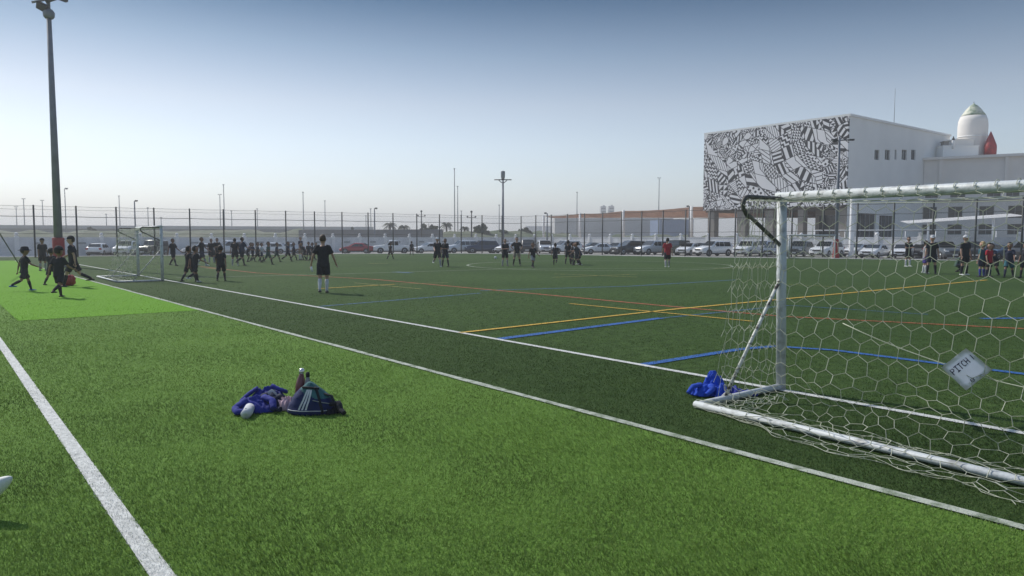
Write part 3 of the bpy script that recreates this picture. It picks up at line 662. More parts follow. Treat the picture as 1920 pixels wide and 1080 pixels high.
def build_mural():
    C0 = Vector((P(1590, 300, 105).x, 105, 0)); Hh = P(1590, 217, 105).z; Wm = 24.6; Zm = P(1590, 386, 105).z
    ang = math.atan2(-U.y, -U.x)                        # local +X runs from the left end toward the right corner
    left = C0 + U * Wm
    t = thing('mural_building', left, 'white block whose overhanging upper floors wear a black and white geometric mural', 'building', None, ang)
    dep = 34.0
    # upper volume behind the mural panel (its side wall is built with openings)
    bm = bmesh.new(); box(bm, (Wm / 2 - .15, dep / 2 + .3, (Hh + Zm) / 2), (Wm - .3, dep - .5, Hh - Zm - .2)); mesh_obj('upper_floors', bm, M['build'], t)
    bm = bmesh.new(); box(bm, (Wm / 2, 0, (Hh + Zm) / 2), (Wm, .3, Hh - Zm)); mesh_obj('mural_panel', bm, M['mural'], t)
    # side wall facing the right; local frame: origin at C0 running along +V
    ms = Matrix.Translation((Wm, .16, 0)) @ Matrix.Rotation(math.radians(90), 4, 'Z')
    def sx(px, D_): return None
    def vpos(px):                                  # distance along the side wall for a pixel column
        k = math.tan(math.atan((px - 960) / F)); k = (px - 960) / F / math.cos(PITCH) ; k = (px - 960) / F
        return (k * C0.y - C0.x) / (V.x - k * V.y)
    def zat(px, py):
        s = vpos(px); D_ = (C0 + V * s).y; return P(px, py, D_).z
    rects = []
    for a, b in ((1632, 1641), (1651, 1661), (1669.5, 1673), (1682.5, 1692), (1700, 1708)):
        rects.append((vpos(a), vpos(b), zat(a, 299), zat(a, 280)))
    low = [(vpos(1603), vpos(1638), .3 + GZ, 5.2), (vpos(1645), vpos(1671), .3 + GZ, 5.0)]
    bm = bmesh.new(); wall_open(bm, dep, GZ, Hh, [tuple(r) for r in rects + low], .3)
    bmesh.ops.transform(bm, matrix=ms, verts=bm.verts); mesh_obj('side_wall', bm, M['build'], t)
    for r in rects: window(t, r[0], r[1], r[2], r[3], 1 if r[1] - r[0] > 1 else 0, ms)
    for r in low: window(t, r[0], r[1], r[2], r[3], 3, ms)
    bm = bmesh.new(); box(bm, (Wm / 2 + .1, dep / 2, Hh + .12), (Wm + .3, dep + .3, .3)); mesh_obj('parapet', bm, M['build'], t)
    # soffit, recessed ground floor and legs
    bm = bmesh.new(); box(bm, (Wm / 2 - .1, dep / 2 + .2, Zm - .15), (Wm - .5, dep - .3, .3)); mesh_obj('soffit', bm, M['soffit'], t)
    def mpos(px):
        k = (px - 960) / F; s = (C0.x - k * C0.y) / (k * U.y - U.x); return Wm - s
    for px, wd in ((1329, 1.3), (1385, 1.6), (1437, 1.4), (1496, .9), (1581, 1.4)):
        bm = bmesh.new(); box(bm, (min(max(mpos(px), .75), Wm - .9), 1.0, (Zm - .3 + GZ) / 2), (wd, 1.2, Zm - .3 - GZ)); mesh_obj('column', bm, M['column'], t)
    rx0, rx1 = mpos(1500), Wm - .6
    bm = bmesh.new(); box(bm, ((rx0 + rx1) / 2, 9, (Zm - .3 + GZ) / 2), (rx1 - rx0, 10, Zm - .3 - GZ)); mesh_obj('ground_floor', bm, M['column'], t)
    for q in (0.15, .5, .78):
        bm = bmesh.new(); box(bm, (rx0 + (rx1 - rx0) * q + .8, 3.96, 2.6), (2.1, .1, 4.6)); mesh_obj('glazed_door', bm, M['glass'], t)
    bm = bmesh.new(); tube(bm, [(Wm - 2, 18, Hh), (Wm - 2, 18, P(1697, 166, 118).z)], [.06, .03], 6)
    an = mesh_obj('antenna', bm, M['farpole'], t)
    # ---- wing
    s0 = vpos(1725); I0 = C0 + V * s0
    wd_ = Vector((.87, -.49, 0)).normalized(); ang2 = math.atan2(wd_.y, wd_.x)
    t2 = thing('school_wing', I0 + wd_ * .05, 'cream school wing with rows of dark windows at the right edge', 'building', None, ang2)
    Hw = P(1730, 296, I0.y).z
    def wpos(px):
        k = (px - 960) / F; return (k * I0.y - I0.x) / (wd_.x - k * wd_.y)
    def wz(px, py): return P(px, py, (I0 + wd_ * wpos(px)).y).z
    Wl = 34; rects = []
    zr = [(wz(1750, 371), wz(1750, 350)), (wz(1750, 410.5), wz(1750, 388)), (wz(1750, 440), wz(1750, 421))]
    cols = [(1729, 1753), (1776, 1804), (1844, 1870), (1880, 1905)]
    cols2 = [(1726, 1752), (1773, 1800), (1831, 1859), (1885, 1912)]
    for (a, b), cc in zip(zr, (cols, cols2, cols2)):
        for x0, x1 in cc: rects.append((wpos(x0), wpos(x1), a, b))
        for k in range(4): rects.append((wpos(1925) + k * 3.9, wpos(1925) + k * 3.9 + 1.9, a, b))
    bm = bmesh.new(); wall_open(bm, Wl, GZ, Hw - .4, rects, .35); mesh_obj('facade', bm, M['buildwarm'], t2)
    I4 = Matrix.Identity(4)
    for r in rects: window(t2, *r, 1, I4, .3)
    bm = bmesh.new(); box(bm, (Wl / 2, 6.4, (Hw - .4 + GZ) / 2), (Wl - .04, 12, Hw - .4 - GZ - .1)); mesh_obj('rear_volume', bm, M['buildwarm'], t2)
    bm = bmesh.new(); box(bm, (Wl / 2, 6.0, Hw - .2), (Wl + .4, 13, .4)); mesh_obj('roof_slab', bm, M['buildwarm'], t2)
    for px in (1757, 1879):
        bm = bmesh.new(); box(bm, (wpos(px), -.16, (Hw - .4 + wz(1750, 345)) / 2), (.5, .3, Hw - .42 - wz(1750, 345))); mesh_obj('pilaster', bm, M['buildwarm'], t2)
    for zz in (wz(1750, 345), wz(1750, 375)):
        bm = bmesh.new(); box(bm, (Wl / 2, -.13, zz), (Wl - .2, .25, .3)); mesh_obj('string_course', bm, M['build'], t2)
    # roof boxes
    RD = 121
    tag(mesh_box('roof_plant_room', 1768, 1835, 291, 274, RD, 5, M['build'], Hw), 'long white plant room on the roof in front of the rocket tower', 'plant room')
    tag(mesh_box('roof_plant_room', 1790, 1826, 274, 262, RD + 1.5, 3, M['buildwarm'], None), 'smaller cream plant room stacked on the long one', 'plant room')
    tag(mesh_box('roof_vent', 1770, 1779, 274.5, 266, RD + 1, 1, M['column'], None), 'brown vent box on the roof edge left of the rocket tower', 'vent')
    o = thing('roof_chimney', P(1787, 276, RD), 'short white roof chimney with a dark cowl', 'chimney'); 
    bm = bmesh.new(); lathe(bm, [(.22, -.3), (.22, 1.05), (.2, 1.1)], 12); mesh_obj('flue', bm, M['build'], o)
    bm = bmesh.new(); lathe(bm, [(.1, 1.1), (.22, 1.25), (.16, 1.45), (.05, 1.75)], 10); mesh_obj('cowl', bm, M['dark'], o)
    # rocket shaped tower
    RT = 126; k = RT / F; base = P(1821.5, 300, RT)
    t3 = thing('rocket_tower', base, 'white rocket shaped roof tower with a greenish pointed nose', 'tower')
    prof = [(22, 0), (23.5, 12), (24.3, 40), (24.6, 62), (23.5, 72), (20.6, 80)]
    bm = bmesh.new(); lathe(bm, [(r * k, z * k) for r, z in prof], 28); mesh_obj('body', bm, M['buildwarm'], t3)
    bm = bmesh.new(); lathe(bm, [(r * k, z * k) for r, z in [(20.5, 80.05), (17.5, 85), (12, 93), (6.5, 99), (2, 102), (.4, 104)]], 28); mesh_obj('nose', bm, M['rocketgreen'], t3)
    bm = bmesh.new(); tube(bm, [(0, 0, 103 * k), (0, 0, 107 * k)], .06, 6); mesh_obj('tip', bm, M['farpole'], t3)
    bm = bmesh.new(); lathe(bm, [(24.9 * k, 41 * k), (24.9 * k, 43 * k)], 28); mesh_obj('band', bm, M['build'], t3)
    b2 = P(1856, 294, RT - 3); kk = (RT - 3) / F
    bm = bmesh.new(); lathe(bm, [(10.2 * kk, 0), (10.6 * kk, 17 * kk), (10.2 * kk, 21 * kk), (6 * kk, 33 * kk), (2 * kk, 43 * kk), (.2 * kk, 47 * kk)], 16)
    o = mesh_obj('rocket_booster', bm, M['red'], None); o.location = b2; tag(o, 'red pointed booster beside the white rocket tower', 'booster')
def mesh_box(name, x0, x1, yb, yt, D, dep, m, zb):
    a = P(x0, yb, D); b = P(x1, yt, D); zl = a.z if zb is None else zb - .05
    bm = bmesh.new(); hgt = b.z - zl
    box(bm, (0, dep / 2, hgt / 2), (b.x - a.x, dep, hgt)); box(bm, (0, dep / 2, hgt + .06), (b.x - a.x + .2, dep + .2, .12))
    o = mesh_obj(name, bm, m); o.location = ((a.x + b.x) / 2, D, zl); return o
build_mural()

# ------------------------------------------------------------------ shade canopies
def canopy():
    base = fb + V * 52
    def at(px, off=0):
        k = (px - 960) / F; b = base + V * off; s = (b.x - k * b.y) / (k * U.y - U.x); return b + U * s
    t = thing('shade_canopy', at(1295), 'long rust brown fabric shade canopy on white masts beyond the wall', 'canopy')
    o = t.location
    cols = [(1019, 405), (1087, 400.5), (1168, 395.5), (1295, 388), (1450, 379), (1600, 371)]
    tops = []
    for px, py in cols:
        p = at(px); z = P(px, py, p.y).z; tops.append(Vector((p.x, p.y, z)))
    bm = bmesh.new(); rows = []
    def crow(a, w_):
        e = a + V * 5.0; e.z = P(960 + F * e.x / e.y, 408.5, e.y).z + w_; m_ = a.lerp(e, .5); m_.z -= .25
        return [a, m_, e]
    for (p, q) in zip(tops, tops[1:]):
        for i in range(8):
            f = i / 8; a = p.lerp(q, f); s = math.sin(math.pi * f)
            rows.append(crow(a + Vector((0, 0, -.22 * s)), .18 * math.sin(f * 25)))
    rows.append(crow(tops[-1], 0))
    vs = [[bm.verts.new(p - o) for p in r] for r in rows]
    for a, b in zip(vs, vs[1:]):
        for j in range(2): bm.faces.new((a[j], a[j + 1], b[j + 1], b[j])).smooth = True
    bmesh.ops.solidify(bm, geom=bm.faces[:], thickness=.03)
    mesh_obj('fabric', bm, M['canopy'], t)
    for p in tops:
        bm = bmesh.new(); tube(bm, [(p.x - o.x, p.y - o.y, GZ), (p.x - o.x, p.y - o.y, p.z + .1)], .28 if p.x > 20 else .25, 10); mesh_obj('mast', bm, M['canopywhite'], t)
canopy()
def canopy2():
    D = 78
    a = P(1702, 419, D); b = P(1925, 404.5, 70)
    t = thing('carport', a, 'thin white carport roof on slim posts above the wall at the right edge', 'carport'); o = a
    bm = bmesh.new(); q = [a, b, b + Vector((1.5, 4.5, .35)), a + Vector((1.5, 4.5, .35))]
    bm.faces.new([bm.verts.new(p - o) for p in q]); bmesh.ops.solidify(bm, geom=bm.faces[:], thickness=.16); mesh_obj('carport_roof', bm, M['canopywhite'], t)
    for px in (1741, 1863):
        f = (px - 1702) / 223; p = a.lerp(b, f); p.x = (px - 960) / F * p.y
        bm = bmesh.new(); tube(bm, [(p.x - o.x, p.y - o.y + .3, GZ - o.z), (p.x - o.x, p.y - o.y + .3, p.z - o.z)], .12, 8); mesh_obj('carport_post', bm, M['canopywhite'], t)
    # railing
    D = 86; a = P(1528, 432, D); b = P(1925, 431, D)
    t = thing('pipe_railing', a, 'white pipe railing running above the boundary wall on the right', 'railing')
    bm = bmesh.new(); tube(bm, [(0, 0, 0), b - a], .07, 6); mesh_obj('top_rail', bm, M['canopywhite'], t)
    for i in range(8):
        x = (b.x - a.x) * i / 7; bm = bmesh.new(); tube(bm, [(x, 0, GZ - a.z), (x, 0, 0)], .06, 6); mesh_obj('railing_post', bm, M['canopywhite'], t)
    p = P(1599, 373, 80); bm = bmesh.new(); lathe(bm, [(.32, 0), (.26, .3), (.24, p.z - GZ), (.2, p.z - GZ + .1)], 12)
    o = mesh_obj('white_mast', bm, M['canopywhite']); o.location = (p.x, p.y, GZ); tag(o, 'thick white mast in front of the mural building', 'mast')
canopy2()

# ------------------------------------------------------------------ far background
def long_box(name, p, q, z0, z1, th, m, label, cat, parts=None):
    d = (q - p); d.z = 0; L_ = d.length
    t = thing(name, Vector((p.x, p.y, 0)), label, cat, None, math.atan2(d.y, d.x))
    bm = bmesh.new(); box(bm, (L_ / 2, th / 2, (z0 + z1) / 2), (L_, th, z1 - z0)); mesh_obj('wall', bm, m, t)
    return t, L_
# raised road on the left
a = P(-260, 440, 205); b = P(700, 440, 255)
zt0 = P(100, 425, 222).z
t, L_ = long_box('overpass', a, b, zt0 - 1.9, zt0, 12, M['conc'], 'long grey concrete road bridge across the left background', 'overpass')
bm = bmesh.new(); box(bm, (L_ / 2, -.25, zt0 - .1), (L_, .5, 1.0)); mesh_obj('parapet', bm, M['farwall'], t)
for i in range(9):
    bm = bmesh.new(); box(bm, (8 + i * (L_ - 16) / 8, 6, (zt0 - 1.9 + GZ) / 2), (2.4, 9, zt0 - 1.9 - GZ - .02)); mesh_obj('pier', bm, M['conc'], t)
# scrubby embankments
def mound(name, p, q, h, wdt, m, seed):
    d = (q - p); d.z = 0; L_ = d.length; d.normalize(); n = Vector((-d.y, d.x, 0)); bm = bmesh.new(); rows = []
    NX, NY = 60, 10
    for i in range(NX + 1):
        r = []
        for j in range(NY + 1):
            f = j / NY; e = math.sin(math.pi * f) ** .7 * min(1, i / 6, (NX - i) / 6)
            c = p + d * (L_ * i / NX) + n * (wdt * (f - .5))
            r.append(bm.verts.new((c.x, c.y, GZ - .05 + h * e * (.85 + .35 * noise.noise(Vector((i * .25, j * .4, seed)))))))
        rows.append(r)
    for r0, r1 in zip(rows, rows[1:]):
        for j in range(NY): bm.faces.new((r0[j], r1[j], r1[j + 1], r0[j + 1])).smooth = True
    struct(mesh_obj(name, bm, m))
mound('embankment', P(-260, 440, 180), P(640, 440, 215), 4.5, 26, M['embank'], 1)
mound('embankment', P(815, 440, 165), P(1060, 440, 200), 4.0, 30, M['embank'], 4)
mound('embankment', P(1120, 440, 230), P(1480, 440, 200), 3.0, 30, M['embank'], 7)
long_box('grey_wall', P(560, 440, 178), P(828, 440, 162), GZ, P(750, 430.5, 168).z, .6, M['concdark'], 'dark grey sheet wall behind the left cars below the palms', 'wall')
long_box('warehouse', P(1040, 440, 330), P(1262, 440, 330), GZ, P(1150, 409, 330).z, 20, M['farwall'], 'pale grey low warehouse far behind the mesh fence under the canopy', 'warehouse')
long_box('warehouse', P(1236, 440, 300), P(1300, 440, 300), GZ, P(1260, 411.5, 300).z, 20, M['farblue'], 'blue clad warehouse just left of the mural building', 'warehouse')
long_box('warehouse', P(985, 440, 360), P(1042, 440, 360), GZ, P(1020, 424, 360).z, 16, M['wallwhite'], 'low pale building at the far corner of the pitch', 'warehouse')
for x0, x1, tp, lb in ((1125, 1135, 387, 'left of two small grey tower blocks above the brown canopy'), (1140, 1150, 386.5, 'right of two small grey tower blocks above the brown canopy')):
    a = P(x0, 440, 620); b = P(x1, 440, 620); h_ = P(x0, tp, 620).z
    t = thing('tower_block', ((a.x + b.x) / 2, 620, GZ), lb, 'tower block', 'pair of distant tower blocks')
    bm = bmesh.new(); box(bm, (0, 0, (h_ - GZ) / 2), (b.x - a.x, 8, h_ - GZ)); mesh_obj('wall', bm, M['farwall'], t)
    for k in range(5):
        bm = bmesh.new(); box(bm, (0, -4.02, h_ - GZ - 2 - 2.6 * k), (b.x - a.x - 1, .08, 1.1)); mesh_obj('window_band', bm, M['glass'], t)
    bm = bmesh.new(); box(bm, (.6, 0, h_ - GZ + .5), (1.4, 3, 1)); mesh_obj('roof_box', bm, M['farwall'], t)

def leafball(bm, c, r, n, sz, flat=.75, mi=0):
    for _ in range(n):
        d = Vector((random.gauss(0, 1), random.gauss(0, 1), random.gauss(0, 1))).normalized() * r * random.uniform(.45, 1.05) ** .7
        p = c + Vector((d.x, d.y, d.z * flat)); s = sz * random.uniform(.6, 1.4)
        a = Vector((random.gauss(0, 1), random.gauss(0, 1), random.gauss(0, 1))).normalized(); b = a.cross(Vector((random.random(), random.random(), .3))).normalized()
        bm.faces.new([bm.verts.new(p + a * s), bm.verts.new(p + b * s * .7), bm.verts.new(p - a * s), bm.verts.new(p - b * s * .7)]).material_index = mi
def bushy(px, ytop, ybase, wpx, D, label, name='broadleaf_tree'):
    k = D / F; base = P(px, ybase, D); base.z = GZ; H_ = P(px, ytop, D).z - GZ; Wd = wpx * k
    t = thing(name, base, label, 'tree', 'distant trees'); random.seed(int(px))
    bm = bmesh.new(); tube(bm, [(0, 0, 0), (.1, 0, H_ * .35), (-.1, .1, H_ * .6)], [.25, .18, .1], 7)
    for q in range(4): tube(bm, [(0, 0, H_ * .4), (random.uniform(-1, 1) * Wd * .3, random.uniform(-1, 1), H_ * random.uniform(.65, .85))], [.12, .04], 5)
    mesh_obj('trunk', bm, M['bark'], t)
    bm = bmesh.new()
    for q in range(17):
        r = Wd * random.uniform(.10, .21); th_ = random.uniform(0, math.pi); q_ = random.uniform(.3, 1); leafball(bm, Vector((math.cos(th_) * .40 * Wd * q_, random.uniform(-.3, .3) * Wd, H_ * .42 + math.sin(th_) * (H_ * .55 - r * .6) * q_)), r, 80, .26)
    mesh_obj('crown', bm, M['leaf'], t)
def palm(px, ytop, wpx, D, label):
    k = D / F; base = P(px, 440, D); base.z = GZ; Hc = P(px, ytop + wpx * .35, D).z - GZ; R_ = wpx * k / 2 * 1.1
    t = thing('palm_tree', base, label, 'palm', 'distant palms'); random.seed(int(px) + 5)
    bm = bmesh.new(); tube(bm, [(0, 0, 0), (.08, 0, Hc * .5), (0, 0, Hc)], [.32, .24, .26], 8); mesh_obj('trunk', bm, M['bark'], t)
    bm = bmesh.new()
    for i in range(34):
        az = random.uniform(0, 6.28); el = random.uniform(-.5, 1.3); d = Vector((math.cos(az), math.sin(az), 0)); pts = []
        for s in range(7):
            f = s / 6; pts.append(Vector((0, 0, Hc)) + d * (R_ * f * math.cos(el * (1 - .3 * f)) * 1.05) + Vector((0, 0, R_ * (math.sin(el) * f - .75 * f * f))))
        tube(bm, pts, .03, 3)
        sd_ = Vector((-d.y, d.x, 0))
        for s in range(1, 6):
            for q in range(3):
                p = pts[s].lerp(pts[s + 1], q / 3)
                for sg in (-1, 1):
                    tip = p + sd_ * sg * R_ * .28 + d * R_ * .12 - Vector((0, 0, R_ * .14)); w_ = d * .05
                    bm.faces.new([bm.verts.new(p - w_), bm.verts.new(p + w_), bm.verts.new(tip)])
    mesh_obj('crown', bm, M['palmleaf'], t)
palm(731, 412, 26, 190, 'leftmost palm standing above the dark grey wall'); palm(758, 418, 22, 195, 'small feathery palm second from the left above the grey wall')
palm(837, 413, 22, 185, 'palm at the right end of the dark grey wall'); palm(871, 421, 18, 190, 'small faint palm just left of the round green tree')
bushy(804, 411, 440, 34, 186, 'dark bushy tree between the palms above the grey wall'); bushy(901, 417, 440, 36, 170, 'wide round green tree left of the lantern mast')
bushy(170, 420, 436, 26, 196, 'round bush on the embankment right of the tall floodlight pole', 'bush'); bushy(38, 419, 436, 24, 240, 'dark bush on the skyline at the far left', 'bush')
bushy(95, 420, 436, 16, 245, 'small skyline bush left of the tall floodlight pole', 'bush'); bushy(662, 425, 440, 16, 230, 'small tree top behind the bridge end', 'bush')
bushy(945, 430, 442, 30, 175, 'low scrub bush at the foot of the lantern mast', 'bush'); bushy(985, 426, 442, 34, 185, 'straggly bush at the far fence corner', 'bush'); bushy(1060, 432, 442, 22, 210, 'low bush behind the fence under the canopy end', 'bush')

# street lamps
def lamp(px, ty, D, kind, label, group, thick=None):
    top = P(px, ty, D); k = D / F; r = (thick or 1.5) * k / 2; Hh = top.z - GZ
    t = thing('street_lamp', (top.x, D, GZ), label, 'street lamp', group)
    bm = bmesh.new(); tube(bm, [(0, 0, 0), (0, 0, Hh)], [r * 1.3, r * .8], 8); mesh_obj('pole', bm, M['farpole'] if D > 150 else M['polegrey'], t)
    hm = M['dark'] if D < 150 else M['farpole']
    def head(x0, x1, z, th):
        bm = bmesh.new(); box(bm, ((x0 + x1) / 2, 0, z), (abs(x1 - x0), th * 1.5, th)); box(bm, ((x0 + x1) / 2, 0, z - th * .6), (abs(x1 - x0) * .7, th, th * .3)); mesh_obj('lamp_head', bm, hm, t)
    if kind == 'T':
        head(-3.4 * k, -.9 * k, Hh + .1, 1.1 * k); head(.9 * k, 3.4 * k, Hh + .1, 1.1 * k)
    elif kind == 'S': head(-1.6 * k, 1.6 * k, Hh + .1, 1.2 * k)
    elif kind in 'LR':
        s = 1 if kind == 'R' else -1
        bm = bmesh.new(); tube(bm, [(0, 0, Hh - .1), (s * 1.2 * k, 0, Hh + .6 * k), (s * 3 * k, 0, Hh + k)], .7 * k, 6); mesh_obj('arm', bm, hm, t)
        head(s * 1.5 * k, s * 5.5 * k, Hh + .6 * k, 2.2 * k)
    return t
far = [(30, 388, 320, 'T', 'far left twin lamp, shortest of the group beyond the bridge'), (44, 373, 260, 'T', 'twin headed lamp near the left frame edge beyond the bridge'),
 (79, 376, 265, 'T', 'twin headed lamp just left of the tall floodlight pole'), (121, 354, 200, 'R', 'tall lamp with right arm just right of the tall floodlight pole'),
 (199, 402, 300, 'S', 'short faint lamp above the round embankment bush'), (223, 368, 250, 'S', 'tall lamp left of the dark headed car park lamp'), (277, 390, 280, 'S', 'faint lamp above the small goal on the left'),
 (302, 408, 320, 'S', 'shortest faint lamp just right of the small goal'), (412, 365, 260, 'T', 'twin lamp left of the tallest lamp above the black shirted adults'), (419, 347, 215, 'S', 'tallest lamp in the left half behind the walking adults'),
 (434, 396, 300, 'S', 'short lamp right of the tallest left lamp'), (482, 392, 300, 'S', 'faint lamp above the row of walking children'), (568, 361, 225, 'S', 'tall lamp left of the nearest coach'), (609, 377, 260, 'S', 'lamp directly above the nearest coach'),
 (686, 405, 320, 'S', 'shortest lamp of the cluster above the red car'), (695, 392, 290, 'S', 'plain lamp in the cluster above the red car'), (852, 317, 200, 'S', 'very tall lamp in the middle, left of the lantern mast'), (858, 350, 225, 'S', 'lamp just right of the very tall middle lamp'),
 (936, 385, 260, 'S', 'faint lamp touching the lantern mast on its left'), (865, 396, 280, 'S', 'short faint lamp near the very tall middle lamp'), (1082, 361, 260, 'S', 'tall lamp behind the left end of the brown canopy'), (1236, 334, 230, 'T', 'tall twin lamp above the brown canopy left of the mural')]
for x in far: lamp(x[0], x[1], x[2], x[3], x[4], 'street lamps along the far road', 1.7)
for x in ((252, 377, 95, 'R', 'dark headed car park lamp behind the small left goal'), (702, 391, 112, 'R', 'dark curved car park lamp above the red car'), (1026, 400, 125, 'L', 'dark curved lamp at the left end of the brown canopy'), (1293, 387, 120, 'L', 'dark curved lamp beside the mast left of the mural')):
    lamp(x[0], x[1], x[2], x[3], x[4], 'dark curved car park lamps', 2.6)
for px, ty, D, lb in ((790, 397, 150, 'slim dark utility pole with bracket left of the bushy tree'), (884, 398, 130, 'utility pole with round fittings left of the round green tree')):
    top = P(px, ty, D); t = thing('utility_pole', (top.x, D, GZ), lb, 'utility pole'); Hh = top.z - GZ
    bm = bmesh.new(); tube(bm, [(0, 0, 0), (0, 0, Hh)], [.16, .1], 8); mesh_obj('pole', bm, M['dark'], t)
    bm = bmesh.new(); tube(bm, [(-.7, 0, Hh - .9), (.7, 0, Hh - .9)], .05, 6); sphere(bm, (-.7, 0, Hh - .8), .16); sphere(bm, (.7, 0, Hh - .8), .16); sphere(bm, (0, 0, Hh + .1), .2); mesh_obj('fitting', bm, M['dark'], t)
# lantern mast
D = 104; k = D / F; top = P(943, 337, D); Hh = top.z - GZ
t = thing('lantern_mast', (top.x, D, GZ), 'tall slim mast carrying a grey drum lantern above a cross arm', 'mast')
bm = bmesh.new(); tube(bm, [(0, 0, 0), (0, 0, Hh)], [.2, .12], 10); mesh_obj('pole', bm, M['polegrey'], t)
bm = bmesh.new(); tube(bm, [(-16 * k, 0, Hh), (16 * k, 0, Hh)], .08, 6)
for s in (-1, 1): tube(bm, [(s * 1 * k, 0, Hh - 6 * k), (s * 5 * k, 0, Hh - 3.5 * k), (s * 8 * k, 0, Hh - .3 * k)], .06, 6)
mesh_obj('cross_arm', bm, M['dark'], t)
bm = bmesh.new(); lathe(bm, [(.2, Hh + 1 * k), (3.2 * k, Hh + 2.5 * k), (3.9 * k, Hh + 6 * k), (3.9 * k, Hh + 15 * k), (3.4 * k, Hh + 16 * k)], 14); mesh_obj('drum_lantern', bm, M['steel'], t)
# near floodlight pole with red pad
D = 42; base = P(111.5, 500, D); base.z = 0
t = thing('floodlight_pole', base, 'tall grey floodlight pole with red padded foot at the left', 'floodlight')
Hh = 14.2; bm = bmesh.new(); tube(bm, [(0, 0, 0), (0, 0, Hh)], [.235, .12], 14); lathe(bm, [(.4, .01), (.4, .06), (.25, .08)], 12); mesh_obj('pole', bm, M['polegrey'], t)
bm = bmesh.new(); lathe(bm, [(.30, .08), (.31, .12), (.31, 1.62), (.29, 1.66)], 14); mesh_obj('red_pad', bm, M['red'], t)
bm = bmesh.new(); lathe(bm, [(.2, Hh - .35), (.28, Hh - .25), (.30, Hh), (.2, Hh + .15)], 10); tube(bm, [(0, 0, Hh), (0, 0, Hh + 1.2)], .1, 8); tube(bm, [(-.9, 0, Hh + .55), (1.2, 0, Hh + .95)], .07, 8); mesh_obj('bracket', bm, M['polegrey'], t)
for x, z, r in ((-.25, Hh + .25, .5), (.2, Hh + .75, -.3), (.85, Hh + .8, .35), (-.35, Hh + .95, .2)):
    bm = bmesh.new(); box(bm, (0, 0, 0), (.62, .22, .42)); box(bm, (0, .14, 0), (.5, .12, .3)); bmesh.ops.bevel(bm, geom=bm.edges[:], offset=.02, segments=2, affect='EDGES')
    bmesh.ops.transform(bm, matrix=Matrix.Translation((x, -.15, z)) @ Matrix.Rotation(r, 4, 'Y') @ Matrix.Rotation(.5, 4, 'X'), verts=bm.verts); mesh_obj('flood_lamp', bm, M['dark'], t)
# twin arm pole before the mural
D = 59; base = P(1567, 484, D); base.z = 0; top = P(1574, 263, D)
t = thing('floodlight_pole', base, 'slim brown grey pole with a cross arm and red pad standing before the mural', 'floodlight'); Hh = top.z
bm = bmesh.new(); tube(bm, [(0, 0, -.5), (0, 0, Hh + .3)], [.16, .09], 10); mesh_obj('pole', bm, M['polegrey'], t)
bm = bmesh.new(); lathe(bm, [(.27, .0), (.28, .05), (.21, .6), (.19, 1.5), (.17, 1.54)], 12); mesh_obj('red_pad', bm, M['red'], t)
bm = bmesh.new(); tube(bm, [(-.55, 0, Hh - .12), (0, 0, Hh), (1.15, 0, Hh + .05)], .05, 8); mesh_obj('cross_arm', bm, M['dark'], t)
for x in (-.45, .9):
    bm = bmesh.new(); box(bm, (x, -.1, Hh + .02), (.4, .3, .12)); mesh_obj('flood_lamp', bm, M['dark'], t)
# guy rope
a, b = P(-40, 375, 30), G(46, 512); bm = bmesh.new(); tube(bm, [a, b], .025, 5); o = mesh_obj('guy_rope', bm, M['dark']); tag(o, 'thin dark rope slanting down at the left frame edge', 'rope')

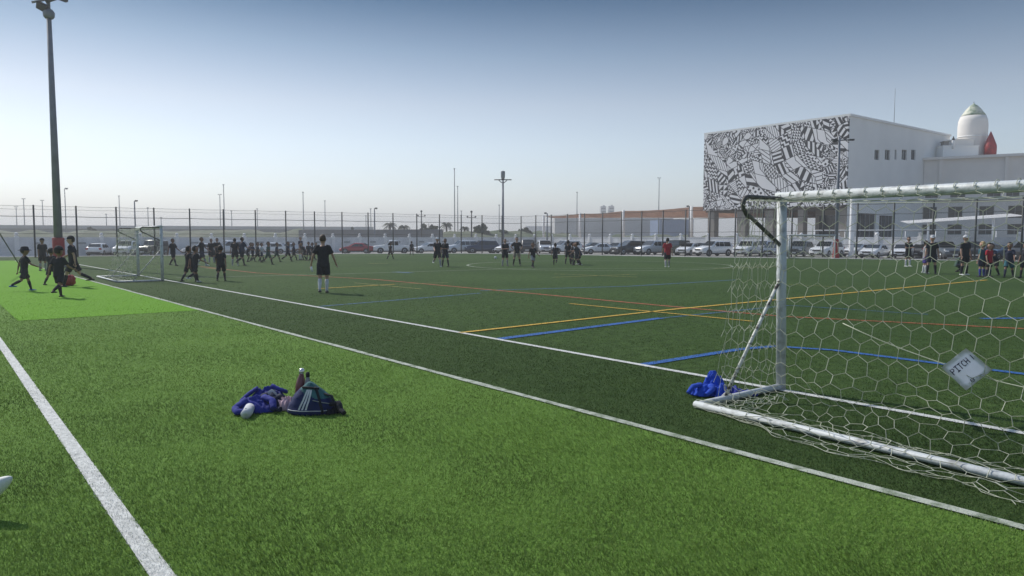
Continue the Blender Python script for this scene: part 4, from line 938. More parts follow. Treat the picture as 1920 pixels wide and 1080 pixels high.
# ------------------------------------------------------------------ cars
def car_proto(kind):
    """front toward +X; returns dict of part name -> list of bmesh builders"""
    if kind == 'sedan': Lh, W, belt, roof, st = 2.3, .90, .92, 1.44, [(-2.3, .55, .62), (-2.2, .60, .98), (-1.75, .82, 1.02), (-1.55, .84, 1.02), (-.85, .66, 1.40), (.15, .66, 1.44), (1.05, .84, .98), (1.3, .86, .95), (2.05, .80, .76), (2.28, .62, .6)]
    elif kind == 'suv': Lh, W, belt, roof, st = 2.4, .96, 1.10, 1.76, [(-2.4, .70, .9), (-2.36, .88, 1.12), (-2.3, .9, 1.16), (-2.2, .9, 1.18), (-1.85, .74, 1.70), (.2, .74, 1.76), (1.0, .9, 1.14), (1.3, .9, 1.12), (2.15, .86, .98), (2.38, .66, .78)]
    elif kind == 'hatch': Lh, W, belt, roof, st = 2.05, .88, .95, 1.5, [(-2.05, .6, .7), (-2.0, .8, .98), (-1.95, .83, 1.0), (-1.85, .84, 1.02), (-1.35, .66, 1.42), (.1, .67, 1.5), (.95, .84, 1.0), (1.2, .84, .97), (1.85, .78, .8), (2.03, .6, .62)]
    elif kind == 'pickup': Lh, W, belt, roof, st = 2.65, .95, 1.08, 1.78, [(-2.65, .9, .7), (-2.6, .9, 1.08), (-2.5, .9, 1.09), (-.95, .9, 1.1), (-.8, .74, 1.70), (.35, .74, 1.76), (1.05, .9, 1.13), (1.3, .9, 1.12), (2.4, .86, 1.02), (2.62, .7, .8)]
    else: Lh, W, belt, roof, st = 1.95, .86, 1.12, 1.84, [(-1.95, .8, .8), (-1.92, .82, 1.12), (-1.9, .84, 1.14), (-1.88, .84, 1.16), (-1.82, .78, 1.80), (.4, .78, 1.84), (.62, .84, 1.16), (.8, .84, 1.14), (1.8, .8, 1.08), (1.93, .76, .9)]
    b0 = .28
    def sect(x, yr, zr):
        cabin = zr > belt + .15; zb = min(zr, belt if cabin else zr - .03)
        e = .10 if abs(x) > Lh - .15 else 0
        return [(W - .12 - e, b0 + e), (W - e, b0 + .12), (W - e * .9, .62), (W - .03 - e * .8, zb - .06 if cabin else min(zb, belt) - .04), ((W - .06) if cabin else yr, zb if cabin else zr - .015), (yr, zr - (.05 if cabin else .0)), (yr * .8, zr + (.01)), (0, zr + .035)]
    bm = bmesh.new(); rows = []
    for x, yr, zr in st:
        s = sect(x, yr, zr); full = [(x, y, z) for y, z in s] + [(x, -y, z) for y, z in s[-2::-1]]
        rows.append([bm.verts.new(p) for p in full])
    for a, b in zip(rows, rows[1:]):
        for k in range(len(a) - 1): bm.faces.new((a[k], b[k], b[k + 1], a[k + 1])).smooth = False
    bm.faces.new(rows[0]); bm.faces.new(rows[-1][::-1])
    for a, b in zip(rows, rows[1:]): bm.faces.new((a[0], a[-1], b[-1], b[0]))
    bmesh.ops.recalc_face_normals(bm, faces=bm.faces)
    bmesh.ops.bevel(bm, geom=[e for e in bm.edges if e.calc_face_angle(0) > .35], offset=.02, segments=2, affect='EDGES')
    for f in bm.faces: f.smooth = True
    parts = [('body', bm, None)]
    # glass
    cab = [s for s in st if s[2] > belt + .15]; xr, xf = cab[0], cab[-1]
    i0 = st.index(cab[0]) - 1; i1 = st.index(cab[-1]) + 1
    pr, pf_ = st[i0], st[i1]
    def quad(bm, pts, off):
        bm.faces.new([bm.verts.new(Vector(p) + Vector(off)) for p in pts])
    def lerp3(a, b, t): return tuple(x + (y - x) * t for x, y in zip(a, b))
    def glass(a, b, name):
        g = bmesh.new(); s = 1 if a[0] > b[0] else -1
        q = []
        for t in (.08, .92):
            x = a[0] + (b[0] - a[0]) * t; z = a[2] + (b[2] - a[2]) * t; y = (W - .1) + (b[1] - .04 - (W - .1)) * t
            q.append((x, y, z))
        n = Vector((b[2] - a[2], 0, -(b[0] - a[0]))).normalized() * (1); n = n if n.z > 0 else -n
        p = [(q[0][0], -q[0][1] + .06, q[0][2]), (q[0][0], q[0][1] - .06, q[0][2]), (q[1][0], q[1][1] - .04, q[1][2]), (q[1][0], -q[1][1] + .04, q[1][2])]
        quad(g, p, n * .045); ff = g.faces[:]; bmesh.ops.solidify(g, geom=ff, thickness=.012)
        return (name, g, M['carglass'])
    parts.append(glass(pf_, xf, 'windscreen')); parts.append(glass(pr, xr, 'rear_window'))
    for sg in (1, -1):
        g = bmesh.new(); zt = roof - .13; zb = belt + .03
        xs0 = pr[0] + (xr[0] - pr[0]) * .55; xs1 = pf_[0] + (xf[0] - pf_[0]) * .30
        cuts = [xs0 + .05, (xs0 + xs1) / 2 - .25, (xs0 + xs1) / 2 + .45 if kind != 'jeep' else xs1 - .1, xs1]
        def xt(x): # top inset follow pillars
            return min(max(x, xr[0] + .06), xf[0] - .02)
        def yy(z): t = (z - belt) / (roof - .05 - belt); return (W - .06) + (xf[1] - (W - .06)) * t + .012
        for a, b in zip(cuts, cuts[1:]):
            if b - a < .15: continue
            a_, b_ = a + .03, b - .03
            p = [(a_, sg * yy(zb), zb), (b_, sg * yy(zb), zb), (xt(b_), sg * yy(zt), zt), (xt(a_), sg * yy(zt), zt)]
            if sg < 0: p = p[::-1]
            g.faces.new([g.verts.new(q) for q in p])
        bmesh.ops.solidify(g, geom=g.faces[:], thickness=.01)
        parts.append(('side_window', g, M['carglass']))
        g = bmesh.new(); box(g, (xs1 - .12, sg * (W + .09), belt + .07), (.12, .2, .14)); bmesh.ops.bevel(g, geom=g.edges[:], offset=.03, segments=2, affect='EDGES'); parts.append(('mirror', g, None))
        g = bmesh.new(); box(g, (Lh - .10, sg * (W - .26), .70 if kind in ('sedan', 'hatch') else .84), (.16, .34, .15)); bmesh.ops.bevel(g, geom=g.edges[:], offset=.04, segments=2, affect='EDGES'); parts.append(('headlight', g, M['lamp']))
        g = bmesh.new(); box(g, (-Lh + .06, sg * (W - .17), .86 if kind in ('sedan', 'hatch') else 1.0), (.12, .26, .2)); parts.append(('taillight', g, M['tail']))
    wr = .33 if kind in ('sedan', 'hatch') else .38
    xw = Lh * .62
    for x in (xw, -xw * .98):
        for sg in (1, -1):
            g = bmesh.new(); rot = Matrix.Rotation(math.radians(90), 4, 'X')
            lathe(g, [(wr * .6, -.10), (wr, -.08), (wr, .08), (wr * .62, .1), (wr * .6, .09)], 20, mi=0)
            lathe(g, [(wr * .6, .06), (wr * .6, .104), (wr * .12, .085)], 10, mi=1)
            bmesh.ops.transform(g, matrix=Matrix.Translation((x, sg * (W - .08), wr)) @ Matrix.Rotation(math.radians(-90 * sg), 4, 'X'), verts=g.verts)
            parts.append(('wheel', g, [M['tyre'], M['rim']]))
            g2 = bmesh.new(); 
            ring = [(wr * 1.16 * math.cos(t), wr * 1.16 * math.sin(t)) for t in [i * math.pi / 12 - .12 for i in range(14)]]
            f = g2.faces.new([g2.verts.new((x + a, sg * (W + .004), wr + b)) for a, b in ring][::sg]); bmesh.ops.solidify(g2, geom=[f], thickness=.03); parts.append(('wheel_arch', g2, M['trim']))
    g = bmesh.new(); box(g, (0, 0, b0 + .03), (Lh * 2 - .3, W * 2 - .05, .14)); box(g, (Lh - .06, 0, .42), (.14, W * 1.5, .16)); box(g, (-Lh + .05, 0, .40), (.14, W * 1.6, .2)); parts.append(('lower_trim', g, M['trim']))
    g = bmesh.new(); box(g, (Lh - .02, 0, .66 if kind in ('sedan', 'hatch') else .78), (.08, W * .95, .16)); parts.append(('grille', g, M['trim']))
    g = bmesh.new(); box(g, (Lh + .03, 0, .48), (.02, .5, .12)); parts.append(('number_plate', g, M['plate']))
    return [(n, mm) for n, mm in [(n, (g, m)) for n, g, m in parts]]
PROTO = {}
def make_car(kind, px, by, hd, colk, label, dz=0):
    p = G(px, by, GZ)
    if kind not in PROTO:
        parts = car_proto(kind); lst = []
        for n, (g, m) in parts:
            me = bpy.data.meshes.new(n); g.to_mesh(me); g.free()
            ms = m if isinstance(m, list) else [m if m else M['c_white']]
            for x in ms: me.materials.append(x)
            lst.append((n, me, m is None))
        PROTO[kind] = lst
    t = thing('parked_car', p, label, {'sedan': 'sedan', 'suv': 'suv', 'hatch': 'hatchback', 'pickup': 'pickup', 'jeep': 'off-roader'}[kind], 'cars parked between the fence and the boundary wall', math.radians(hd))
    for n, me, pn in PROTO[kind]:
        o = bpy.data.objects.new(n, me); COL.objects.link(o); o.parent = t
        if pn: o.material_slots[0].link = 'OBJECT'; o.material_slots[0].material = M[colk]
    return t
HV = math.degrees(math.atan2(-V.y, -V.x))      # parked nose towards the pitch
HU = math.degrees(math.atan2(U.y, U.x)); HUn = HU + 180
cars = [
 ('pickup', 30, 480, HUn - 8, 'c_grey', 'dark pickup at the far left with a bright windscreen'), ('suv', 70, 480, HUn, 'c_white', 'white SUV behind the capped teenager left of the floodlight pole'), ('hatch', 96, 479.5, HUn, 'c_silver', 'silver hatchback half hidden by the red pad of the floodlight pole'),
 ('hatch', 188, 479.8, 100, 'c_white', 'white hatchback seen from behind left of the small goal'), ('suv', 238, 479.5, -80, 'c_white', 'white SUV facing the pitch behind the small goal net'), ('jeep', 287, 479.2, -100, 'c_olive', 'dark olive boxy off-roader at the small goal post'),
 ('sedan', 377, 477.6, 200, 'c_white', 'white sedan behind the adult with a dark bag'), ('suv', 428, 477.4, 215, 'c_silver', 'silver SUV behind the capless players near the goal mouth'), ('hatch', 507, 476.3, 200, 'c_white', 'white hatchback behind the green dressed child'), ('sedan', 537, 476, 200, 'c_silver', 'silver sedan behind the row of walking children'),
 ('sedan', 670, 475.2, 178, 'c_red', 'dark red sedan, the only red car'), ('pickup', 735, 475, 196, 'c_white', 'white pickup right of the red car'), ('sedan', 805, 474.8, 205, 'c_white', 'white sedan hidden behind the pair of adults in mid pitch'),
 ('suv', 866, 474.7, 205, 'c_silver', 'silver SUV left of the navy van near the mast'), ('suv', 903, 474.7, 195, 'c_navy', 'navy SUV with tinted rear windows left of the lantern mast'), ('hatch', 953, 474.9, 230, 'c_white', 'white hatchback behind the two standing adults'),
 ('jeep', 990, 475, -95, 'c_black', 'black off-roader at the fence corner behind the children'), ('suv', 1021, 475.3, -85, 'c_silver', 'silver SUV facing the pitch at the fence corner'), ('suv', 1058, 475.7, 205, 'c_white', 'white SUV behind the huddle of children'),
 ('sedan', 1112, 473.5, 200, 'c_black', 'black sedan in the rear row behind the white side-on sedan'), ('sedan', 1123, 476.5, 194, 'c_white', 'white sedan seen from the side right of the children huddle'), ('sedan', 1157, 475.8, 225, 'c_silver', 'silver sedan wedged between the white and the navy sedans'),
 ('suv', 1180, 477.3, 205, 'c_black', 'black SUV right of the side-on white sedan'), ('suv', 1222, 477.5, 215, 'c_silver', 'silver blue SUV left of the person in red'), ('jeep', 1268, 478.3, 225, 'c_olive', 'dark green boxy off-roader directly behind the person in red'),
 ('hatch', 1292, 478.8, 230, 'c_white', 'white hatchback right of the person in red'), ('sedan', 1312, 476.5, 215, 'c_grey', 'grey sedan in the rear row behind the large white SUV'), ('suv', 1337, 480, 208, 'c_white', 'large white SUV left of the near goal, seen three quarter on'),
 ('pickup', 1402, 480.3, 232, 'c_white', 'white pickup behind the corner of the near goal'), ('suv', 1430, 478.5, 225, 'c_silver', 'silver SUV in the rear row just left of the near goal post'), ('sedan', 1447, 481.5, 240, 'c_grey', 'grey sedan directly behind the near goal post'),
 ('suv', 1500, 481, 232, 'c_grey', 'dark grey SUV inside the frame of the distant goal'), ('suv', 1550, 482.5, 222, 'c_white', 'white SUV behind the red padded slim pole'), ('sedan', 1610, 481.2, 212, 'c_white', 'white sedan in the rear row right of the red pad'),
 ('sedan', 1641, 483.8, 222, 'c_white', 'low white sedan between two fence posts right of the red pad'), ('sedan', 1692, 484.3, 236, 'c_white', 'white sedan behind the adult with folded arms'), ('sedan', 1728, 483, 225, 'c_black', 'black sedan between the adult with folded arms and the pair with caps'),
 ('pickup', 1768, 486, 262, 'c_grey', 'blue grey pickup between the two adults in white caps'), ('suv', 1826, 486.5, 240, 'c_black', 'black SUV behind the blond child'), ('sedan', 1872, 486.8, 205, 'c_blue', 'blue sedan behind the child in teal'), ('suv', 1925, 488.5, 210, 'c_black', 'black SUV cut off by the right frame edge')]
for c in cars: make_car(*c[:5], c[5])

# ------------------------------------------------------------------ people
def remesh(bm, vox, smooth=4):
    me = bpy.data.meshes.new('tmp'); bm.to_mesh(me); bm.free()
    o = bpy.data.objects.new('tmp', me); COL.objects.link(o)
    md = o.modifiers.new('r', 'REMESH'); md.mode = 'VOXEL'; md.voxel_size = vox; md.use_smooth_shade = True
    ms = o.modifiers.new('s', 'SMOOTH'); ms.iterations = smooth; ms.factor = .5
    dg = bpy.context.evaluated_depsgraph_get(); dg.update()
    out = bpy.data.meshes.new_from_object(o.evaluated_get(dg))
    bpy.data.objects.remove(o); bpy.data.meshes.remove(me)
    out.polygons.foreach_set('use_smooth', [True] * len(out.polygons))
    return out
def limb(bm, pts, rad, n=12):
    tube(bm, pts, rad, n)
    for p, r in zip(pts, rad):
        rr = r if isinstance(r, float) else min(r); sphere(bm, p, rr * .99, seg=10)
class Pose: pass
def figure(pose, kid):
    """meshes for a 1.75 m adult or 1.35 m child facing -Y (front), feet at z=0"""
    Hh = 1.34 if kid else 1.76; hs = .118 if kid else .125       # head half height
    k = Hh / 1.76; leg = .47 * Hh * (.97 if kid else 1); th = leg * .50; sh = leg * .46
    lean = pose.get('lean', 0); drop = pose.get('drop', 0)
    def legj(hip, a, kn, side):
        kneep = hip + Vector((side * .01, -math.sin(a) * th, -math.cos(a) * th))
        a2 = a - kn
        ank = kneep + Vector((0, -math.sin(a2) * sh, -math.cos(a2) * sh))
        return kneep, ank, a2
    z0 = leg + .04 * k - drop
    J = {}
    pel = Vector((0, 0, z0)); sp = Vector((0, -math.sin(lean), math.cos(lean)))
    for s, nm in ((-1, 'L'), (1, 'R')):
        hip = pel + Vector((s * .088 * k * 1.05, 0, 0)); spread = pose.get('spread', .02)
        kn, an, a2 = legj(hip, *pose['leg' + nm], s); kn.x += s * spread * .6; an.x += s * spread * 1.2
        J[nm] = (hip, kn, an)
    minz = min(J['L'][2].z, J['R'][2].z) - .075 * k
    sh_ = Vector((0, 0, -minz))
    pel = pel + sh_
    for nm in 'LR': J[nm] = tuple(p + sh_ for p in J[nm])
    tl = .30 * Hh
    chest = pel + sp * tl * .72; neckb = pel + sp * tl; 
    hd = pel + sp * (tl + .085 * k) + Vector((0, -.01 - pose.get('nod', 0), hs * .95)); 
    arms = {}
    ua, fa_ = .165 * Hh, .145 * Hh
    for s, nm in ((-1, 'L'), (1, 'R')):
        shp = neckb + Vector((s * .165 * k * (1.0 if not kid else .98), 0, -.035 * k))
        sw, out, el, inw = pose['arm' + nm]     # swing fwd, outward, elbow bend, inward turn of the forearm
        d = Vector((s * math.sin(out), -math.sin(sw) * math.cos(out), -math.cos(sw) * math.cos(out)))
        e = shp + d * ua
        a2 = sw + el; d2 = Vector((s * (math.sin(out * .6) - inw), -math.sin(a2), -math.cos(a2))).normalized()
        wv = e + d2 * fa_
        arms[nm] = (shp, e, wv, d2)
    # ---- body
    bm = bmesh.new()
    for nm in 'LR':
        h, kn, an = J[nm]; limb(bm, [h, h.lerp(kn, .5), kn, kn.lerp(an, .3), an], [.082 * k, .072 * k, .052 * k, .054 * k, .034 * k])
        foot = an + Vector((0, -.02, -.045 * k)); tube(bm, [an + Vector((0, .05 * k, -.05 * k)), an + Vector((0, -.05 * k, -.05 * k)), an + Vector((0, -.14 * k, -.06 * k))], [(.03 * k, .025 * k), (.036 * k, .025 * k), (.03 * k, .014 * k)], 10)
        a, e, wv, d2 = arms[nm]; limb(bm, [a, a.lerp(e, .5), e, e.lerp(wv, .35), wv], [.050 * k, .043 * k, .036 * k, .036 * k, .024 * k])
        tube(bm, [wv - d2 * .01, wv + d2 * .04 * k, wv + d2 * .085 * k], [(.024 * k, .018 * k), (.036 * k, .016 * k), (.034 * k, .012 * k)], 10)
    tube(bm, [pel - sp * .06 * k, pel, pel + sp * tl * .35, chest, neckb - sp * .03, neckb + sp * .02], [(.12 * k, .09 * k), (.155 * k, .105 * k), (.135 * k, .095 * k), (.165 * k, .11 * k), (.14 * k, .085 * k), (.06 * k, .06 * k)], 16)
    tube(bm, [neckb - sp * .02, hd - Vector((0, 0, hs * .6))], [.055 * k, .052 * k], 12)
    sphere(bm, hd, hs, (.74, .86, 1.0), 16); sphere(bm, hd + Vector((0, -.03, -hs * .55)), hs * .55, (.85, .9, .8), 12)
    body = remesh(bm, .0125 if not kid else .011, 3)
    bm = bmesh.new(); bm.from_mesh(body)
    for s in (-1, 1):      # ears, eyes, nose, lips
        sphere(bm, hd + Vector((s * hs * .74, .01, -.01)), .03 * hs / .12, (.35, .7, 1), 8)
        sphere(bm, hd + Vector((s * hs * .3, -hs * .80, .005)), .012, (1, .5, .6), 8, mi=1)
    tube(bm, [hd + Vector((0, -hs * .82, .012)), hd + Vector((0, -hs * .98, -.028)), hd + Vector((0, -hs * .84, -.036))], [.008, .015, .012], 8)
    sphere(bm, hd + Vector((0, -hs * .83, -hs * .52)), .022, (1, .3, .3), 8, mi=2)
    for nm, s in (('L', -1), ('R', 1)):
        a, e, wv, d2 = arms[nm]; x = Vector((0, -1, 0)); x = (x - d2 * x.dot(d2)).normalized(); y = d2.cross(x)
        pe = wv + d2 * .08 * k
        for q, ln in zip((-1.5, -.5, .5, 1.5), (.066, .078, .073, .056)):
            b = pe + x * q * .017 * k; cur = y * (-s * .012)
            tube(bm, [b, b + d2 * ln * .45 * k, b + d2 * ln * .8 * k + cur, b + d2 * ln * .98 * k + cur * 2], [.0095 * k, .009 * k, .008 * k, .006 * k], 6)
        b = wv + d2 * .03 * k + x * .03 * k; tube(bm, [b, b + (d2 + x * .8) * .03 * k, b + (d2 * 1.3 + x * .8) * .048 * k], [.012 * k, .010 * k, .007 * k], 6)
    bm.to_mesh(body); bm.free()
    # ---- shirt
    bm = bmesh.new(); g = .022 if not kid else .024
    tube(bm, [pel - sp * (.10 * k), pel + sp * .02, pel + sp * tl * .4, chest, neckb - sp * .035, neckb + sp * .005], [(.175 * k + .01, .125 * k + .01), (.175 * k, .125 * k), (.155 * k + .012, .113 * k + .012), (.18 * k + .006, .122 * k + .008), (.165 * k, .10 * k), (.072 * k, .068 * k)], 18)
    for nm in 'LR':
        a, e, wv, d2 = arms[nm]; c_ = neckb.lerp(a, .55); m_ = a.lerp(e, .72)
        tube(bm, [c_, a, a.lerp(e, .35), m_], [.07 * k, .072 * k, .068 * k, .066 * k + .004], 12); sphere(bm, a, .066 * k, seg=10)
    shirt = remesh(bm, .0135, 2)
    # ---- shorts
    bm = bmesh.new()
    tube(bm, [pel + sp * .09 * k, pel, pel - sp * .10 * k], [(.15 * k, .11 * k), (.172 * k, .122 * k), (.15 * k, .115 * k)], 16)
    for nm in 'LR':
        h, kn, an = J[nm]; e_ = h.lerp(kn, pose.get('shorts', .80)); tube(bm, [h + Vector((0, 0, .03)), h.lerp(kn, .35), e_], [.098 * k, .102 * k, .104 * k], 14)
    shorts = remesh(bm, .0135, 2)
    for me_, amp in ((shirt, .009), (shorts, .009)):
        for v in me_.vertices:
            p = v.co; v.co = p + v.normal * (amp * noise.noise(Vector((p.x * 11, p.y * 11, p.z * 7))))
    parts = {'shirt': shirt, 'shorts': shorts}
    for nm in 'LR':
        bm = bmesh.new()
        h, kn, an = J[nm]; tube(bm, [kn.lerp(an, .12), kn.lerp(an, .35), kn.lerp(an, .9), an + Vector((0, 0, -.02))], [.054 * k, .059 * k, .041 * k, .042 * k], 12)
        socks = bpy.data.meshes.new('sock'); bm.to_mesh(socks); bm.free(); parts['sock' + nm] = socks
    for nm in 'LR':
        bm = bmesh.new(); an = J[nm][2]
        tube(bm, [an + Vector((0, .085 * k, -.045 * k)), an + Vector((0, .04 * k, -.04 * k)), an + Vector((0, -.06 * k, -.045 * k)), an + Vector((0, -.15 * k, -.055 * k)), an + Vector((0, -.185 * k, -.06 * k))],
             [(.022 * k, .022 * k), (.040 * k, .035 * k), (.045 * k, .032 * k), (.042 * k, .022 * k), (.02 * k, .012 * k)], 12)
        me = bpy.data.meshes.new('shoe'); bm.to_mesh(me); bm.free(); parts['shoe' + nm] = me
    # hair / caps
    bm = bmesh.new(); sphere(bm, hd + Vector((0, .012, .014)), hs * 1.05, (.78, .88, .98), 16)
    geom = [v for v in bm.verts if ((v.co - hd).y < hs * .12 and (v.co - hd).z < hs * .46) or (v.co - hd).z < -hs * .58]
    bmesh.ops.delete(bm, geom=geom, context='VERTS'); bmesh.ops.solidify(bm, geom=bm.faces[:], thickness=.012)
    for v in bm.verts: v.co += v.normal * (.006 * noise.noise(v.co * 40))
    me = bpy.data.meshes.new('hair'); bm.to_mesh(me); bm.free(); parts['hair'] = me
    bm = bmesh.new(); sphere(bm, hd + Vector((0, .005, .03)), hs * 1.06, (.82, .92, .95), 16); bmesh.ops.delete(bm, geom=[v for v in bm.verts if (v.co - hd).z < hs * .22], context='VERTS'); bmesh.ops.solidify(bm, geom=bm.faces[:], thickness=.01)
    tube(bm, [hd + Vector((0, -hs * .7, hs * .32)), hd + Vector((0, -hs * 1.2, hs * .3)), hd + Vector((0, -hs * 1.55, hs * .2))], [(hs * .62, .008), (hs * .6, .008), (hs * .3, .006)], 12)
    me = bpy.data.meshes.new('cap'); bm.to_mesh(me); bm.free(); parts['cap'] = me
    bm = bmesh.new(); lathe(bm, [(hs * 1.5, hs * .12), (hs * 1.52, hs * .16), (hs * .92, hs * .38), (hs * .86, hs * .85), (hs * .6, hs * 1.12), (.01, hs * 1.18)], 18, hd)
    me = bpy.data.meshes.new('hat'); bm.to_mesh(me); bm.free(); parts['hat'] = me
    hold = arms['R'][2] + arms['R'][3] * .09 * k
    return body, parts, hold, Hh, {'LR': arms}
r_ = math.radians
POSES = {
 'stand': dict(legL=(r_(2), r_(3)), legR=(r_(-3), r_(3)), armL=(r_(5), r_(12), r_(12), 0), armR=(r_(-4), r_(12), r_(14), 0), spread=.05),
 'walk': dict(legL=(r_(26), r_(8)), legR=(r_(-16), r_(22)), armL=(r_(-24), r_(10), r_(15), 0), armR=(r_(26), r_(10), r_(28), 0)),
 'stride': dict(legL=(r_(-22), r_(42)), legR=(r_(24), r_(10)), armL=(r_(30), r_(12), r_(35), 0), armR=(r_(-28), r_(14), r_(20), 0), lean=.06),
 'hips': dict(legL=(r_(4), r_(4)), legR=(r_(-5), r_(4)), armL=(r_(-18), r_(42), r_(55), 1.1), armR=(r_(-18), r_(42), r_(55), 1.1), spread=.10),
 'folded': dict(legL=(r_(3), r_(3)), legR=(r_(-3), r_(3)), armL=(r_(12), r_(14), r_(82), .9), armR=(r_(10), r_(14), r_(88), .9), spread=.07, nod=.01),
 'coach': dict(legL=(r_(3), r_(6)), legR=(r_(-6), r_(14)), armL=(r_(8), r_(24), r_(20), 0), armR=(r_(-2), r_(26), r_(26), .0), spread=-.01),
 'bend': dict(legL=(r_(38), r_(55)), legR=(r_(20), r_(48)), armL=(r_(50), r_(14), r_(40), .2), armR=(r_(45), r_(14), r_(45), .2), lean=.55, spread=.06, nod=.03),
 'crouch': dict(legL=(r_(95), r_(120)), legR=(r_(60), r_(125)), armL=(r_(60), r_(12), r_(40), .2), armR=(r_(55), r_(12), r_(45), .2), lean=.35, spread=.05),
}
FIG = {}
M['eye'] = mat('eye_dark', (.02, .015, .012), .3); M['lip'] = mat('lip', (.35, .12, .10), .5)
def person(px, fy, pose, kid, hd, label, h=None, shirt='k_black', shorts='k_black', socks='k_black', shoes='shoe_b', head='hair', headm='h_dark', skin='skin2', group=None, item=None):
    key = (pose, kid)
    if key not in FIG:
        body, parts, hold, Hh, ar = figure(POSES[pose], kid)
        body.materials.clear(); [body.materials.append(m) for m in (M['skin'], M['eye'], M['lip'])]
        for me in parts.values(): me.materials.clear(); me.materials.append(M['k_black'])
        FIG[key] = (body, parts, hold, Hh)
    body, parts, hold, Hh = FIG[key]
    p = G(px, fy); s = (h / Hh) if h else 1.0
    t = thing('person', p, label, 'person', group, math.radians(hd)); t.scale = (s, s, s)
    def add(nm, me, m):
        o = bpy.data.objects.new(nm, me); COL.objects.link(o); o.parent = t; o.material_slots[0].link = 'OBJECT'; o.material_slots[0].material = m; return o
    add('body', body, M[skin]); add('shirt', parts['shirt'], M[shirt]); add('shorts', parts['shorts'], M[shorts])
    add('sock', parts['sockL'], M[socks]); add('sock', parts['sockR'], M[socks]); add('shoe', parts['shoeL'], M[shoes]); add('shoe', parts['shoeR'], M[shoes])
    if head == 'hair': add('hair', parts['hair'], M[headm])
    else: add('hair', parts['hair'], M['h_dark']); add(head, parts[head], M[headm])
    return t, hold
A, K = False, True
GP = 'players and coaches on the pitch'
